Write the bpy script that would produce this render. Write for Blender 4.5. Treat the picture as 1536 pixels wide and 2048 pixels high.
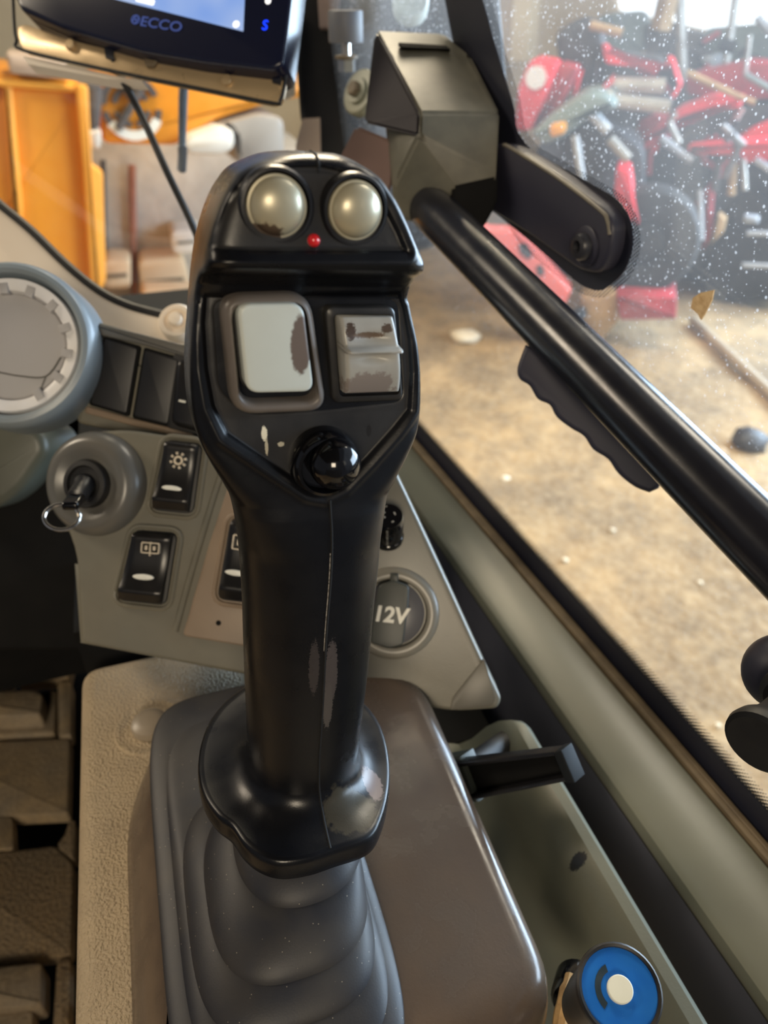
import bpy, bmesh, math, random
from mathutils import Vector, Matrix, noise
random.seed(7)
sc = bpy.context.scene
for o in list(bpy.data.objects): bpy.data.objects.remove(o, do_unlink=True)
COL = sc.collection
V = Vector

# ------------------------------------------------------------------ camera
FP, PITCH, YAW = 1480.0, math.radians(35), math.radians(18)
CAM = V((0, 0, .85))
FW = V((math.sin(YAW)*math.cos(PITCH), math.cos(YAW)*math.cos(PITCH), -math.sin(PITCH)))
RT = V((math.cos(YAW), -math.sin(YAW), 0))
UP = RT.cross(FW)
cd = bpy.data.cameras.new('camera'); cam = bpy.data.objects.new('camera', cd); COL.objects.link(cam)
cam.location = CAM
cam.rotation_euler = (math.radians(90)-PITCH, 0, -YAW)
cd.sensor_fit = 'VERTICAL'; cd.sensor_height = 36; cd.lens = FP/2048*36
cd.clip_start = .01; cd.clip_end = 100
cd.dof.use_dof = True; cd.dof.focus_distance = .30; cd.dof.aperture_fstop = 9.5
sc.camera = cam

# ------------------------------------------------------------------ world, lamps, exposure
w = bpy.data.worlds.new('world'); sc.world = w; w.use_nodes = True
wb = w.node_tree.nodes['Background']
wb.inputs[0].default_value = (.84, .88, 1.0, 1); wb.inputs[1].default_value = .13
def area(name, loc, tgt, sx, sy, power, col):
    l = bpy.data.lights.new(name, 'AREA'); l.shape = 'RECTANGLE'; l.size = sx; l.size_y = sy
    l.energy = power; l.color = col
    o = bpy.data.objects.new(name, l); COL.objects.link(o); o.location = loc
    o.rotation_euler = (V(tgt)-V(loc)).to_track_quat('-Z', 'Y').to_euler()
    return o
area('workshop_daylight_door', (8.0, 3.6, 1.5), (0, .3, .5), 4.4, 3.8, 1150, (.62, .79, 1.0))
area('workshop_daylight_window', (7.5, -.8, 1.4), (0, .3, .5), 4.0, 3.0, 650, (.64, .80, 1.0))
area('workshop_lamp_front', (1.4, 4.6, 3.9), (.4, 1.6, 0), 1.4, 1.4, 250, (1.0, .82, .58))
area('workshop_lamp_yard', (4.6, 3.4, 5.2), (3.6, 3.6, -1.6), 2.0, 2.0, 215, (1.0, .88, .72))
area('workshop_lamp_left', (-3.6, 2.6, 3.6), (-.4, .8, .2), 1.4, 1.4, 160, (1.0, .84, .64))
area('workshop_lamp_back', (-1.4, -4.0, 2.6), (0, .3, .5), 1.4, 1.4, 110, (1.0, .84, .62))
sc.view_settings.view_transform = 'Standard'; sc.view_settings.look = 'None'
sc.view_settings.exposure = 0.12; sc.view_settings.gamma = 1; sc.view_settings.use_curve_mapping = False

# ------------------------------------------------------------------ helpers
def ray(u, v): return FW + RT*((u-768)/FP) + UP*((1024-v)/FP)
def at(u, v, d): return CAM + ray(u, v)*d
def onz(u, v, z): r = ray(u, v); return CAM + r*((z-CAM.z)/r.z)
def onx(u, v, x): r = ray(u, v); return CAM + r*((x-CAM.x)/r.x)
def ony(u, v, y): r = ray(u, v); return CAM + r*((y-CAM.y)/r.y)

class Fr:
    """a thing's own frame: origin o, axes r (right), a (up), n (outward)"""
    def __init__(s, o, n, up=(0, 0, 1)):
        s.o = V(o); s.n = V(n).normalized()
        u_ = V(up); s.a = (u_ - s.n*u_.dot(s.n)).normalized(); s.r = s.a.cross(s.n)
        s.M = Matrix(((s.r.x, s.a.x, s.n.x, s.o.x), (s.r.y, s.a.y, s.n.y, s.o.y), (s.r.z, s.a.z, s.n.z, s.o.z), (0, 0, 0, 1)))
    def L(s, p): q = V(p)-s.o; return V((q.dot(s.r), q.dot(s.a), q.dot(s.n)))
    def W(s, p): return s.o + s.r*p[0] + s.a*p[1] + s.n*p[2]
    def loc(s, u, v, c=0.0):
        d = ray(u, v); k = (c - (CAM-s.o).dot(s.n))/d.dot(s.n)
        q = s.L(CAM+d*k); return (q.x, q.y)
    def px(s, pts, c=0.0): return [s.loc(u, v, c) for u, v in pts]
WORLD = Fr((0, 0, 0), (0, 0, 1), (0, 1, 0))

def S(r, g, b):
    f = lambda c: c/12.92 if c <= .04045 else ((c+.055)/1.055)**2.4
    return (f(r/255), f(g/255), f(b/255), 1)

def lift(c):
    # paint and plastic albedos; blacks stay black
    l = .3*c[0]+.6*c[1]+.1*c[2]; k = 1+.65*min(1, max(0, (l-.012)/.03)); m_ = max(c[:3])*k
    k = k if m_ < .82 else max(1.0, .82/max(c[:3])); return (c[0]*k, c[1]*k, c[2]*k, 1)
MATS = {}
def mat(name, col, rough=.5, metal=0.0, var=None, bump=None, spec=.5, coat=0.0, marks=(), rvar=0.0, specks=None, grad=None):
    """procedural plastic / metal / dust: var=(scale, amount, colour), bump=(scale, strength), marks=[(xyz, radii, colour, ragged)]"""
    col = lift(col); dark = max(col[:3]) < .02
    m = bpy.data.materials.new(name); m.use_nodes = True; nt = m.node_tree; N = nt.nodes; K = nt.links.new
    b = N['Principled BSDF']
    b.inputs['Roughness'].default_value = rough; b.inputs['Metallic'].default_value = metal
    b.inputs['Specular IOR Level'].default_value = spec; b.inputs['Coat Weight'].default_value = coat
    b.inputs['Coat Roughness'].default_value = .15
    tc = N.new('ShaderNodeTexCoord'); oc = tc.outputs['Object']
    c = N.new('ShaderNodeRGB'); c.outputs[0].default_value = col; cur = c.outputs[0]
    def mix(fac, a, colr):
        x = N.new('ShaderNodeMix'); x.data_type = 'RGBA'; K(fac, x.inputs[0]); K(a, x.inputs[6]); x.inputs[7].default_value = lift(colr)
        return x.outputs[2]
    def ramp(src, lo, hi):
        r = N.new('ShaderNodeMapRange'); r.inputs[1].default_value = lo; r.inputs[2].default_value = hi; r.clamp = True
        K(src, r.inputs[0]); return r.outputs[0]
    def mul(a, k):
        x = N.new('ShaderNodeMath'); x.operation = 'MULTIPLY'; K(a, x.inputs[0]); x.inputs[1].default_value = k; return x.outputs[0]
    def nz(scale, det=5.0):
        n = N.new('ShaderNodeTexNoise'); n.inputs['Scale'].default_value = scale; n.inputs['Detail'].default_value = det
        K(oc, n.inputs['Vector']); return n.outputs['Fac']
    for v_ in (var if isinstance(var, list) else [var] if var else []):
        cur = mix(mul(ramp(nz(v_[0]), .40, .68), v_[1]), cur, v_[2])
    if specks:
        vo = N.new('ShaderNodeTexVoronoi'); vo.inputs['Scale'].default_value = specks[0]; K(oc, vo.inputs['Vector'])
        cur = mix(ramp(vo.outputs['Distance'], specks[1], specks[1]*.5), cur, specks[2])
    for (p, rad, mc, rag) in marks:
        mp = N.new('ShaderNodeVectorMath'); mp.operation = 'SUBTRACT'; K(oc, mp.inputs[0]); mp.inputs[1].default_value = p
        dv = N.new('ShaderNodeVectorMath'); dv.operation = 'DIVIDE'; K(mp.outputs[0], dv.inputs[0]); dv.inputs[1].default_value = rad
        ln = N.new('ShaderNodeVectorMath'); ln.operation = 'LENGTH'; K(dv.outputs[0], ln.inputs[0])
        ad = N.new('ShaderNodeMath'); ad.operation = 'MULTIPLY_ADD'; K(nz(3.0/max(.001, min(rad)), 4), ad.inputs[0])
        ad.inputs[1].default_value = rag; K(ln.outputs['Value'], ad.inputs[2])
        cur = mix(ramp(ad.outputs[0], 1.0+rag*.5, .85+rag*.5), cur, mc)
    K(cur, b.inputs['Base Color'])
    if rvar:
        r = N.new('ShaderNodeMapRange'); r.inputs[1].default_value = .3; r.inputs[2].default_value = .7
        r.inputs[3].default_value = max(.03, rough-rvar); r.inputs[4].default_value = min(1, rough+rvar)
        K(nz(60), r.inputs[0]); K(r.outputs[0], b.inputs['Roughness'])
    if bump:
        bp = N.new('ShaderNodeBump'); bp.inputs['Strength'].default_value = bump[1]; bp.inputs['Distance'].default_value = bump[2] if len(bump) > 2 else .001
        K(nz(bump[0], 3), bp.inputs['Height']); K(bp.outputs[0], b.inputs['Normal'])
    MATS[name] = m
    return m

def emis(name, col, k):
    m = bpy.data.materials.new(name); m.use_nodes = True; b = m.node_tree.nodes['Principled BSDF']
    b.inputs['Base Color'].default_value = col; b.inputs['Emission Color'].default_value = col; b.inputs['Emission Strength'].default_value = k
    b.inputs['Roughness'].default_value = .2
    return m

# --- meshes
def mesh(name, vf, m, sharp=35):
    me = bpy.data.meshes.new(name); me.from_pydata([tuple(v) for v in vf[0]], [], vf[1]); me.validate()
    bm = bmesh.new(); bm.from_mesh(me); bmesh.ops.remove_doubles(bm, verts=bm.verts, dist=1e-6)
    bmesh.ops.recalc_face_normals(bm, faces=bm.faces); bm.to_mesh(me); bm.free()
    ar = sorted(p.area for p in me.polygons); md = ar[len(ar)//2]
    for p in me.polygons: p.use_smooth = not (len(p.vertices) > 4 or p.area > 25*md)
    me.set_sharp_from_angle(angle=math.radians(sharp))
    if m: me.materials.append(m)
    return me
def link(name, me, parent=None, fr=None):
    o = bpy.data.objects.new(name, me); COL.objects.link(o)
    if parent: o.parent = parent
    elif fr: o.matrix_world = fr.M
    return o
def thing(name, label, cat, fr=None, group=None):
    o = bpy.data.objects.new(name, None); COL.objects.link(o); o.empty_display_size = .01
    if fr: o.matrix_world = fr.M
    o['label'] = label; o['category'] = cat
    if group: o['group'] = group
    return o
def part(name, vf, m, parent, label=None, kind=None, sharp=35):
    o = link(name, mesh(name, vf, m, sharp), parent)
    if label: o['label'] = label
    if kind: o['kind'] = kind
    return o
def solo(name, vf, m, label, cat, fr=None, group=None, sharp=35):
    o = link(name, mesh(name, vf, m, sharp), None, fr); o['label'] = label; o['category'] = cat
    if group: o['group'] = group
    return o
def struct(name, vf, m, label=None, fr=None, sharp=35):
    o = link(name, mesh(name, vf, m, sharp), None, fr); o['kind'] = 'structure'
    if label: o['label'] = label
    return o

def join(*vfs):
    vs, fs = [], []
    for a, b in vfs:
        k = len(vs); vs += list(a); fs += [tuple(i+k for i in f) for f in b]
    return vs, fs
def xf(vf, M): return [M @ V(v) for v in vf[0]], vf[1]
def area2(p): return sum(p[i-1][0]*p[i][1]-p[i][0]*p[i-1][1] for i in range(len(p)))/2
def ccw(p): p = [tuple(q[:2]) for q in p]; return p if area2(p) > 0 else p[::-1]
def fillet(pts, r, seg=5):
    pts = ccw(pts); out = []; n = len(pts)
    rs = r if isinstance(r, (list, tuple)) else [r]*n
    for i in range(n):
        p, a, b = V(pts[i]), V(pts[i-1]), V(pts[(i+1) % n]); da, db = (a-p), (b-p)
        k = min(rs[i], da.length*.45, db.length*.45)
        if k < 1e-6: out.append(tuple(p)); continue
        A, B = p+da.normalized()*k, p+db.normalized()*k
        for j in range(seg+1):
            t = j/seg; q = A*(1-t)**2 + p*2*t*(1-t) + B*t*t; out.append((q.x, q.y))
    return out
def inset(pts, d):
    n = len(pts); out = []
    for i in range(n):
        p, a, b = V(pts[i]), V(pts[i-1]), V(pts[(i+1) % n])
        e1, e2 = (p-a), (b-p)
        if e1.length < 1e-9 or e2.length < 1e-9: out.append(tuple(p)); continue
        n1, n2 = V((-e1.y, e1.x)).normalized(), V((-e2.y, e2.x)).normalized()
        m_ = n1+n2; k = m_.length_squared
        q = p + (m_*(2*d/k) if k > .35 else n1*d); out.append((q.x, q.y))
    return out
def loft(rings, cap0=True, cap1=True, closed=True):
    n = len(rings[0]); vs = [V(p) for r in rings for p in r]; fs = []
    for k in range(len(rings)-1):
        for i in range(n if closed else n-1):
            j = (i+1) % n; fs.append((k*n+i, k*n+j, (k+1)*n+j, (k+1)*n+i))
    if cap0: fs.append(tuple(range(n))[::-1])
    if cap1: fs.append(tuple((len(rings)-1)*n+i for i in range(n)))
    return vs, fs
def extr(pts, z0, z1, bev=0.0, seg=3, bev0=0.0):
    """prism of a 2-D outline with rounded top (and bottom) edges"""
    pts = ccw(pts); R = []
    if bev0:
        R = [[(x, y, z0+bev0-bev0*math.cos(j/seg*math.pi/2)) for x, y in inset(pts, bev0*(1-math.sin(j/seg*math.pi/2)))] for j in range(seg+1)]
    else: R.append([(x, y, z0) for x, y in pts])
    if bev:
        R.append([(x, y, z1-bev) for x, y in pts])
        for j in range(1, seg+1):
            t = j/seg*math.pi/2; R.append([(x, y, z1-bev+bev*math.sin(t)) for x, y in inset(pts, bev*(1-math.cos(t)))])
    else: R.append([(x, y, z1) for x, y in pts])
    return loft(R)
def ring_extr(outer, inner, z0, z1):
    a, b = ccw(outer), ccw(inner); assert len(a) == len(b)
    return loft([[(x, y, z0) for x, y in a], [(x, y, z1) for x, y in a], [(x, y, z1) for x, y in b], [(x, y, z0) for x, y in b], [(x, y, z0) for x, y in a]], False, False)
def rrect(w_, h_, r, cx=0, cy=0, seg=5): return fillet([(cx-w_/2, cy-h_/2), (cx+w_/2, cy-h_/2), (cx+w_/2, cy+h_/2), (cx-w_/2, cy+h_/2)], r, seg)
def box(x0, x1, y0, y1, z0, z1, bev=0.0): return extr([(x0, y0), (x1, y0), (x1, y1), (x0, y1)], z0, z1, bev, 2)
def lathe(prof, seg=40, c=(0, 0), cap=True):
    R = [[(c[0]+r*math.cos(2*math.pi*i/seg), c[1]+r*math.sin(2*math.pi*i/seg), h) for i in range(seg)] for r, h in prof]
    return loft(R, cap, cap)
def catmull(pts, n=6, closed=False):
    P = [V(p) for p in pts]; out = []; L = len(P)
    for i in range(L if closed else L-1):
        g = lambda k: P[k % L] if closed else P[max(0, min(L-1, k))]
        a, b, c, d = g(i-1), g(i), g(i+1), g(i+2)
        for j in range(n):
            t = j/n; out.append(.5*((2*b)+(c-a)*t+(2*a-5*b+4*c-d)*t*t+(3*b-a-3*c+d)*t**3))
    if not closed: out.append(P[-1])
    return out
def tube(path, r, seg=12, round_ends=False):
    P = [V(p) for p in path]; R = []; n0 = None
    rs = r if isinstance(r, (list, tuple)) else [r]*len(P)
    for i, p in enumerate(P):
        t = (P[min(i+1, len(P)-1)]-P[max(i-1, 0)]).normalized()
        if n0 is None: n0 = t.orthogonal().normalized()
        n0 = (n0-t*n0.dot(t)).normalized(); b = t.cross(n0)
        R.append([p+(n0*math.cos(2*math.pi*k/seg)+b*math.sin(2*math.pi*k/seg))*rs[i] for k in range(seg)])
    return loft(R)
def rod(a, b, r, seg=14, bev=.0):
    a, b = V(a), V(b); d = (b-a).normalized()
    if not bev: return tube([a, b], r, seg)
    return tube([a, a+d*.0001, a+d*bev*.3, a+d*bev, b-d*bev, b-d*bev*.3, b-d*.0001, b], [r-bev, r-bev*.9, r-bev*.3, r, r, r-bev*.3, r-bev*.9, r-bev], seg)
def ball(c, r, su=24, sv=12, sz=1.0):
    return lathe([(max(1e-5, r*math.sin(math.pi*k/sv)), c[2]-r*sz*math.cos(math.pi*k/sv)) for k in range(sv+1)], su, (c[0], c[1]))
def poly3(pts, n, th):
    """flat outline of 3-D points given real thickness along n"""
    n = V(n).normalized()*th
    return loft([[V(p) for p in pts], [V(p)-n for p in pts]])
def text(s, size, m, fr_off, parent, name='lettering', ext=.0002, rot=0.0, shear=0.0, sx=1.0, bold=0.0):
    c = bpy.data.curves.new('t', 'FONT'); c.body = s; c.size = size; c.extrude = ext; c.align_x = 'CENTER'; c.align_y = 'CENTER'; c.shear = shear; c.offset = bold
    t = bpy.data.objects.new('t', c); COL.objects.link(t)
    bpy.context.view_layer.update()
    me = bpy.data.meshes.new_from_object(t.evaluated_get(bpy.context.evaluated_depsgraph_get()))
    bpy.data.objects.remove(t); bpy.data.curves.remove(c)
    me.transform(Matrix.Translation(fr_off) @ Matrix.Rotation(rot, 4, 'Z') @ Matrix.Diagonal((sx, 1, 1, 1)))
    me.materials.clear(); me.materials.append(m)
    return link(name, me, parent)
def interp(tab, x):
    if x <= tab[0][0]: return tab[0][1:]
    for p, q in zip(tab, tab[1:]):
        if x <= q[0]:
            t = (x-p[0])/(q[0]-p[0]); return tuple(a+(b-a)*t for a, b in zip(p[1:], q[1:]))
    return tab[-1][1:]
def smooth(tab, x):
    """Catmull-Rom through a table"""
    n = len(tab)
    if x <= tab[0][0]: return tab[0][1:]
    for i in range(n-1):
        if x <= tab[i+1][0]:
            b, c = tab[i], tab[i+1]; a = tab[max(0, i-1)]; d = tab[min(n-1, i+2)]; t = (x-b[0])/(c[0]-b[0]); out = []
            h = c[0]-b[0]
            for k in range(1, len(b)):
                mb = (c[k]-a[k])/(c[0]-a[0])*h; mc = (d[k]-b[k])/(d[0]-b[0])*h
                out.append((2*t**3-3*t*t+1)*b[k]+(t**3-2*t*t+t)*mb+(-2*t**3+3*t*t)*c[k]+(t**3-t*t)*mc)
            return tuple(out)
    return tab[-1][1:]
def sdf(poly, x, y):
    ins = False; best = 1e9; n = len(poly)
    for i in range(n):
        x1, y1 = poly[i-1]; x2, y2 = poly[i]
        if (y1 > y) != (y2 > y) and x < (x2-x1)*(y-y1)/(y2-y1)+x1: ins = not ins
        dx, dy = x2-x1, y2-y1; L = dx*dx+dy*dy
        t = max(0, min(1, ((x-x1)*dx+(y-y1)*dy)/L)) if L else 0
        best = min(best, (x-x1-t*dx)**2+(y-y1-t*dy)**2)
    return -math.sqrt(best) if ins else math.sqrt(best)
def sstep(a, b, x): t = max(0, min(1, (x-a)/(b-a))); return t*t*(3-2*t)

# ------------------------------------------------------------------ materials
DUST = S(150, 128, 96)
m_black = mat('black_soft_plastic', S(20, 21, 25), .34, var=(40, .25, S(48, 44, 40)), bump=(900, .10, .0004), rvar=.06)
m_blackgloss = mat('black_gloss_plastic', S(10, 10, 13), .10, spec=.6)
m_blackmatte = mat('black_matte_plastic', S(17, 17, 19), .55, var=(60, .3, S(46, 44, 40)))
m_panel = mat('warm_grey_grained_plastic', S(146, 131, 108), .34, var=[(9, .5, S(157, 138, 108)), (45, .35, S(124, 111, 92))], bump=(620, 1.0, .003), specks=(95, .045, S(92, 80, 62)))
m_dash = mat('olive_grey_plastic', S(88, 86, 77), .36, var=[(14, .5, S(98, 92, 78)), (60, .2, S(74, 71, 63))], bump=(900, .12, .0005))
m_tray = mat('green_grey_plastic', S(106, 108, 94), .42, var=[(12, .5, S(122, 116, 92)), (50, .2, S(86, 86, 76))], bump=(800, .12, .0005))

m_dark = mat('dark_grey_plastic', S(38, 39, 46), .38, var=(30, .3, S(46, 45, 46)))  # plain dark grey for small fittings
m_housing = mat('smoked_grey_plastic', S(66, 56, 48), .24, var=[(14, .4, S(80, 66, 52)), (60, .3, S(52, 45, 40))], bump=(700, .10, .0004), rvar=.08,
                marks=[((.062, .178, .496), (.008, .007, .02), S(44, 38, 33), .9), ((.090, .145, .496), (.006, .016, .02), S(52, 45, 40), 1.0), ((.083, .255, .496), (.0025, .0025, .02), S(44, 38, 33), .5)])
m_boot = mat('dusty_black_rubber', S(33, 34, 40), .52, var=[(28, .5, S(58, 54, 48)), (120, .3, S(46, 43, 40))], specks=(300, .085, S(120, 112, 98)), bump=(1200, .10, .0004))
m_floor = mat('dusty_floor_mat', S(126, 110, 86), .7, var=[(9, .6, S(152, 124, 84)), (260, .8, S(82, 72, 60))], bump=(300, 1.0, .004))
m_floorsmooth = mat('dusty_floor_rubber', S(128, 116, 98), .5, var=[(10, .7, S(152, 128, 90)), (50, .5, S(102, 92, 78)), (240, .4, S(90, 80, 68))], bump=(220, .5, .003))
m_hole = mat('black_hole_and_shade', S(9, 9, 9), .8, spec=.2, var=(30, .3, S(24, 22, 20)))  # black for holes; also stands in for shade under the dash
m_vent = mat('pale_blue_grey_plastic', S(104, 113, 119), .34, var=(20, .3, S(94, 100, 103)))
m_ventwhite = mat('off_white_plastic', S(208, 208, 210), .35, var=(40, .5, S(170, 166, 158)))
m_ventdisc = mat('mid_grey_plastic', S(140, 138, 138), .42, var=(12, .3, S(128, 126, 124)))
m_cowl = mat('light_beige_trim', S(196, 186, 172), .40, var=(8, .4, S(206, 186, 162)), bump=(500, .1, .0005))
m_seal = mat('brown_rubber_seal', S(92, 80, 62), .6, var=(60, .5, S(60, 52, 42)))
m_sill = mat('painted_sill_grey_green', S(80, 82, 73), .34, var=[(9, .5, S(87, 85, 73)), (70, .15, S(74, 74, 68))], bump=(300, .06, .0005))
m_white = mat('white_print', S(214, 212, 200), .45, var=(300, .4, S(168, 164, 150)))

# ------------------------------------------------------------------ the cab: floor, walls, sill, windows
struct('floor', box(-.9, -.09, .25, 1.02, -.20, -.12), m_hole, 'dark cab floor under the rubber mat')
FLOOR = bpy.data.objects['floor']
def matpiece(name, pts, z0, z1, m, bev=.004):
    p = [onz(u, v, z1) for u, v in pts]
    return part(name, extr(fillet([(q.x, q.y) for q in p], .006, 3), z0, z1, bev, 2), m, FLOOR)
matpiece('mat_panel', [(-150, 1490), (112, 1476), (140, 1476), (136, 1626), (28, 1631), (-150, 1640)], -.02, 0, m_floorsmooth)
matpiece('mat_panel', [(-150, 1640), (24, 1632), (27, 1698), (-150, 1708)], -.02, 0, m_floorsmooth, .002)
matpiece('mat_panel', [(138, 1640), (150, 1640), (148, 1720), (112, 1690), (130, 1668)], -.02, 0, m_floor, .002)
matpiece('mat_panel', [(-150, 1710), (24, 1701), (110, 1690), (146, 1725), (142, 1908), (-150, 1935)], -.02, 0, m_floor)
matpiece('mat_panel', [(112, 1920), (142, 1912), (136, 2130), (100, 2130)], -.02, -.002, m_floor)
matpiece('mat_block', [(-150, 1948), (84, 1922), (82, 2010), (-150, 2035)], -.02, .012, m_floorsmooth, .005)
matpiece('mat_block', [(-150, 2042), (66, 2018), (62, 2200), (-150, 2200)], -.02, .002, m_floorsmooth)
matpiece('mat_block', [(-150, 1384), (70, 1378), (86, 1388), (80, 1428), (-150, 1438)], -.02, .03, m_floorsmooth, .006)
matpiece('mat_panel', [(-150, 1444), (92, 1430), (96, 1378), (112, 1380), (108, 1466), (-150, 1478)], -.02, .002, m_floorsmooth, .003)
matpiece('mat_panel', [(114, 1362), (142, 1360), (142, 1470), (116, 1472)], -.02, .004, m_floorsmooth, .003)
matpiece('mat_panel', [(-150, 1300), (26, 1294), (22, 1362), (-150, 1372)], -.02, .002, m_floorsmooth, .003)
matpiece('mat_panel', [(36, 1292), (150, 1290), (136, 1352), (32, 1360)], -.02, .006, m_floorsmooth, .003)

struct('wall_front', box(-.9, .2, 1.02, 1.10, -.06, .50), m_hole, 'bulkhead painted black for the shadow under the dash')  # its black stands in for the shadow under the steering column
# unseen rest of the cab around the operator, added to darken the inside
m_liner = mat('dark_cab_liner', S(46, 45, 46), .7, var=(6, .4, S(58, 56, 54)))
struct('ceiling', box(-1.25, .30, -.85, .95, 1.52, 1.58, .01), m_liner, 'dark cab roof lining')
struct('wall_rear', box(-1.25, .30, -.90, -.84, -.06, .72, .01), m_liner, 'dark cab rear wall')
struct('wall_left', box(-1.30, -1.24, -.85, 1.02, -.06, .42, .01), m_liner, 'dark lower part of the cab door')
# window sill along the right side: cross-section swept forward
def sweep_y(prof, ys, dx):
    return loft([[(x+dx(y), y, z) for x, z in prof] for y in ys])
SX = lambda y: -.035*(y-.3)
GX = lambda y: -.062*(y-.2)
YS = [-.25, 0, .2, .4, .6, .80]
struct('wall_right', sweep_y([(.228, .10), (.228, .418), (.226, .424), (.215, .30), (.215, .10)], YS, SX), mat('slate_inner_wall', S(58, 59, 68), .4, var=(14, .4, S(46, 47, 54))), 'dark inner side wall below the sill')
sill_prof = [(.2275, .405), (.2280, .422), (.2305, .4285), (.236, .4305), (.262, .4300)]
struct('trim_1', loft([[(x+SX(y), y, z) for x, z in sill_prof]+[(.284+GX(y), y, .430), (.287+GX(y), y, .424), (.287+GX(y), y, .40)] for y in YS]), m_sill, 'grey green painted window sill')
struct('trim_2', loft([[(a+GX(y), y, b) for a, b in [(.2865, .405), (.2865, .4315), (.2875, .4328), (.2893, .4328), (.2900, .4312), (.2915, .4322), (.2945, .4318), (.2955, .405)]] for y in YS]), m_seal, 'brown rubber glazing seal along the sill')

G = Fr((.2985, .2, .43), (-1, -.062, 0))
def glass(name, dirt, haze, tint=(.97, .985, .98, 1)):
    m = bpy.data.materials.new(name); m.use_nodes = True; nt = m.node_tree; N = nt.nodes; K = nt.links.new
    N.remove(N['Principled BSDF']); out = N['Material Output']
    tr = N.new('ShaderNodeBsdfTransparent'); tr.inputs[0].default_value = tint
    gl = N.new('ShaderNodeBsdfGlossy'); gl.inputs['Roughness'].default_value = .02
    lw = N.new('ShaderNodeLayerWeight'); lw.inputs[0].default_value = .5
    pw = N.new('ShaderNodeMath'); pw.operation = 'POWER'; K(lw.outputs['Facing'], pw.inputs[0]); pw.inputs[1].default_value = 5.0
    fr = N.new('ShaderNodeMath'); fr.operation = 'MULTIPLY_ADD'; K(pw.outputs[0], fr.inputs[0]); fr.inputs[1].default_value = .5; fr.inputs[2].default_value = .02
    mx = N.new('ShaderNodeMixShader'); K(fr.outputs[0], mx.inputs[0]); K(tr.outputs[0], mx.inputs[1]); K(gl.outputs[0], mx.inputs[2])
    df = N.new('ShaderNodeBsdfTranslucent'); df.inputs[0].default_value = (.85, .86, .88, 1)
    d2 = N.new('ShaderNodeBsdfDiffuse'); d2.inputs[0].default_value = (.85, .86, .88, 1)
    dd = N.new('ShaderNodeMixShader'); dd.inputs[0].default_value = .5; K(df.outputs[0], dd.inputs[1]); K(d2.outputs[0], dd.inputs[2])
    tc = N.new('ShaderNodeTexCoord'); oc = tc.outputs['Object']
    def mr(src, a, b, c, d):
        r = N.new('ShaderNodeMapRange'); K(src, r.inputs[0])
        for i, x in enumerate((a, b, c, d)): r.inputs[i+1].default_value = x
        return r.outputs[0]
    def mth(op, a, b):
        x = N.new('ShaderNodeMath'); x.operation = op
        for i, q in enumerate((a, b)):
            if isinstance(q, float): x.inputs[i].default_value = q
            else: K(q, x.inputs[i])
        return x.outputs[0]
    n1 = N.new('ShaderNodeTexNoise'); n1.inputs['Scale'].default_value = 7; n1.inputs['Detail'].default_value = 4; K(oc, n1.inputs['Vector'])
    sep = N.new('ShaderNodeSeparateXYZ'); K(oc, sep.inputs[0])
    up = mr(sep.outputs[1], .16, .42, .10, 1.0)          # more road spray higher up the pane
    hz = mth('MULTIPLY', mr(n1.outputs['Fac'], .3, .7, .4, 1.0), float(haze))
    hz = mth('MULTIPLY', hz, up)
    fac = hz
    for sc_, th in ((190.0, .22), (360.0, .20), (100.0, .10)):
        vo = N.new('ShaderNodeTexVoronoi'); vo.inputs['Scale'].default_value = sc_; K(oc, vo.inputs['Vector'])
        sel = mr(vo.outputs['Color'], .45, .50, 0.0, 1.0)
        sp = mth('MULTIPLY', mr(vo.outputs['Distance'], th, th*.5, 0.0, 1.0), sel)
        sp = mth('MULTIPLY', mth('MULTIPLY', sp, up), float(dirt))
        fac = mth('MAXIMUM', fac, sp)
    m2 = N.new('ShaderNodeMixShader'); K(fac, m2.inputs[0]); K(mx.outputs[0], m2.inputs[1]); K(dd.outputs[0], m2.inputs[2])
    K(m2.outputs[0], out.inputs[0])
    return m
m_glass = glass('dirty_side_glass', .72, .15)
m_glassf = glass('clear_windscreen_glass', .0, .02)
m_frit = mat('black_ceramic_frit', S(30, 32, 44), .40, var=(20, .2, S(36, 37, 47)))
def dotmat(name, pitch, z0, z1, axis=1, col=S(26, 28, 36)):
    """ceramic dot print that thins out from z0 to z1 along the pane"""
    m = bpy.data.materials.new(name); m.use_nodes = True; nt = m.node_tree; N = nt.nodes; K = nt.links.new
    b = N['Principled BSDF']; b.inputs['Base Color'].default_value = col; b.inputs['Roughness'].default_value = .35
    tc = N.new('ShaderNodeTexCoord'); mp = N.new('ShaderNodeMapping'); mp.inputs['Rotation'].default_value = (0, 0, math.radians(45))
    mp.inputs['Scale'].default_value = (1/pitch, 1/pitch, 0); K(tc.outputs['Object'], mp.inputs[0])
    fr = N.new('ShaderNodeVectorMath'); fr.operation = 'FRACTION'; K(mp.outputs[0], fr.inputs[0])
    sb = N.new('ShaderNodeVectorMath'); sb.operation = 'SUBTRACT'; K(fr.outputs[0], sb.inputs[0]); sb.inputs[1].default_value = (.5, .5, 0)
    ln = N.new('ShaderNodeVectorMath'); ln.operation = 'LENGTH'; K(sb.outputs[0], ln.inputs[0])
    sp = N.new('ShaderNodeSeparateXYZ'); K(tc.outputs['Object'], sp.inputs[0])
    mr = N.new('ShaderNodeMapRange'); K(sp.outputs[axis], mr.inputs[0])
    for i, x in enumerate((z0, z1, .66, .16)): mr.inputs[i+1].default_value = x
    lt = N.new('ShaderNodeMath'); lt.operation = 'LESS_THAN'; K(ln.outputs['Value'], lt.inputs[0]); K(mr.outputs[0], lt.inputs[1])
    K(lt.outputs[0], b.inputs['Alpha'])
    return m
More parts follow.
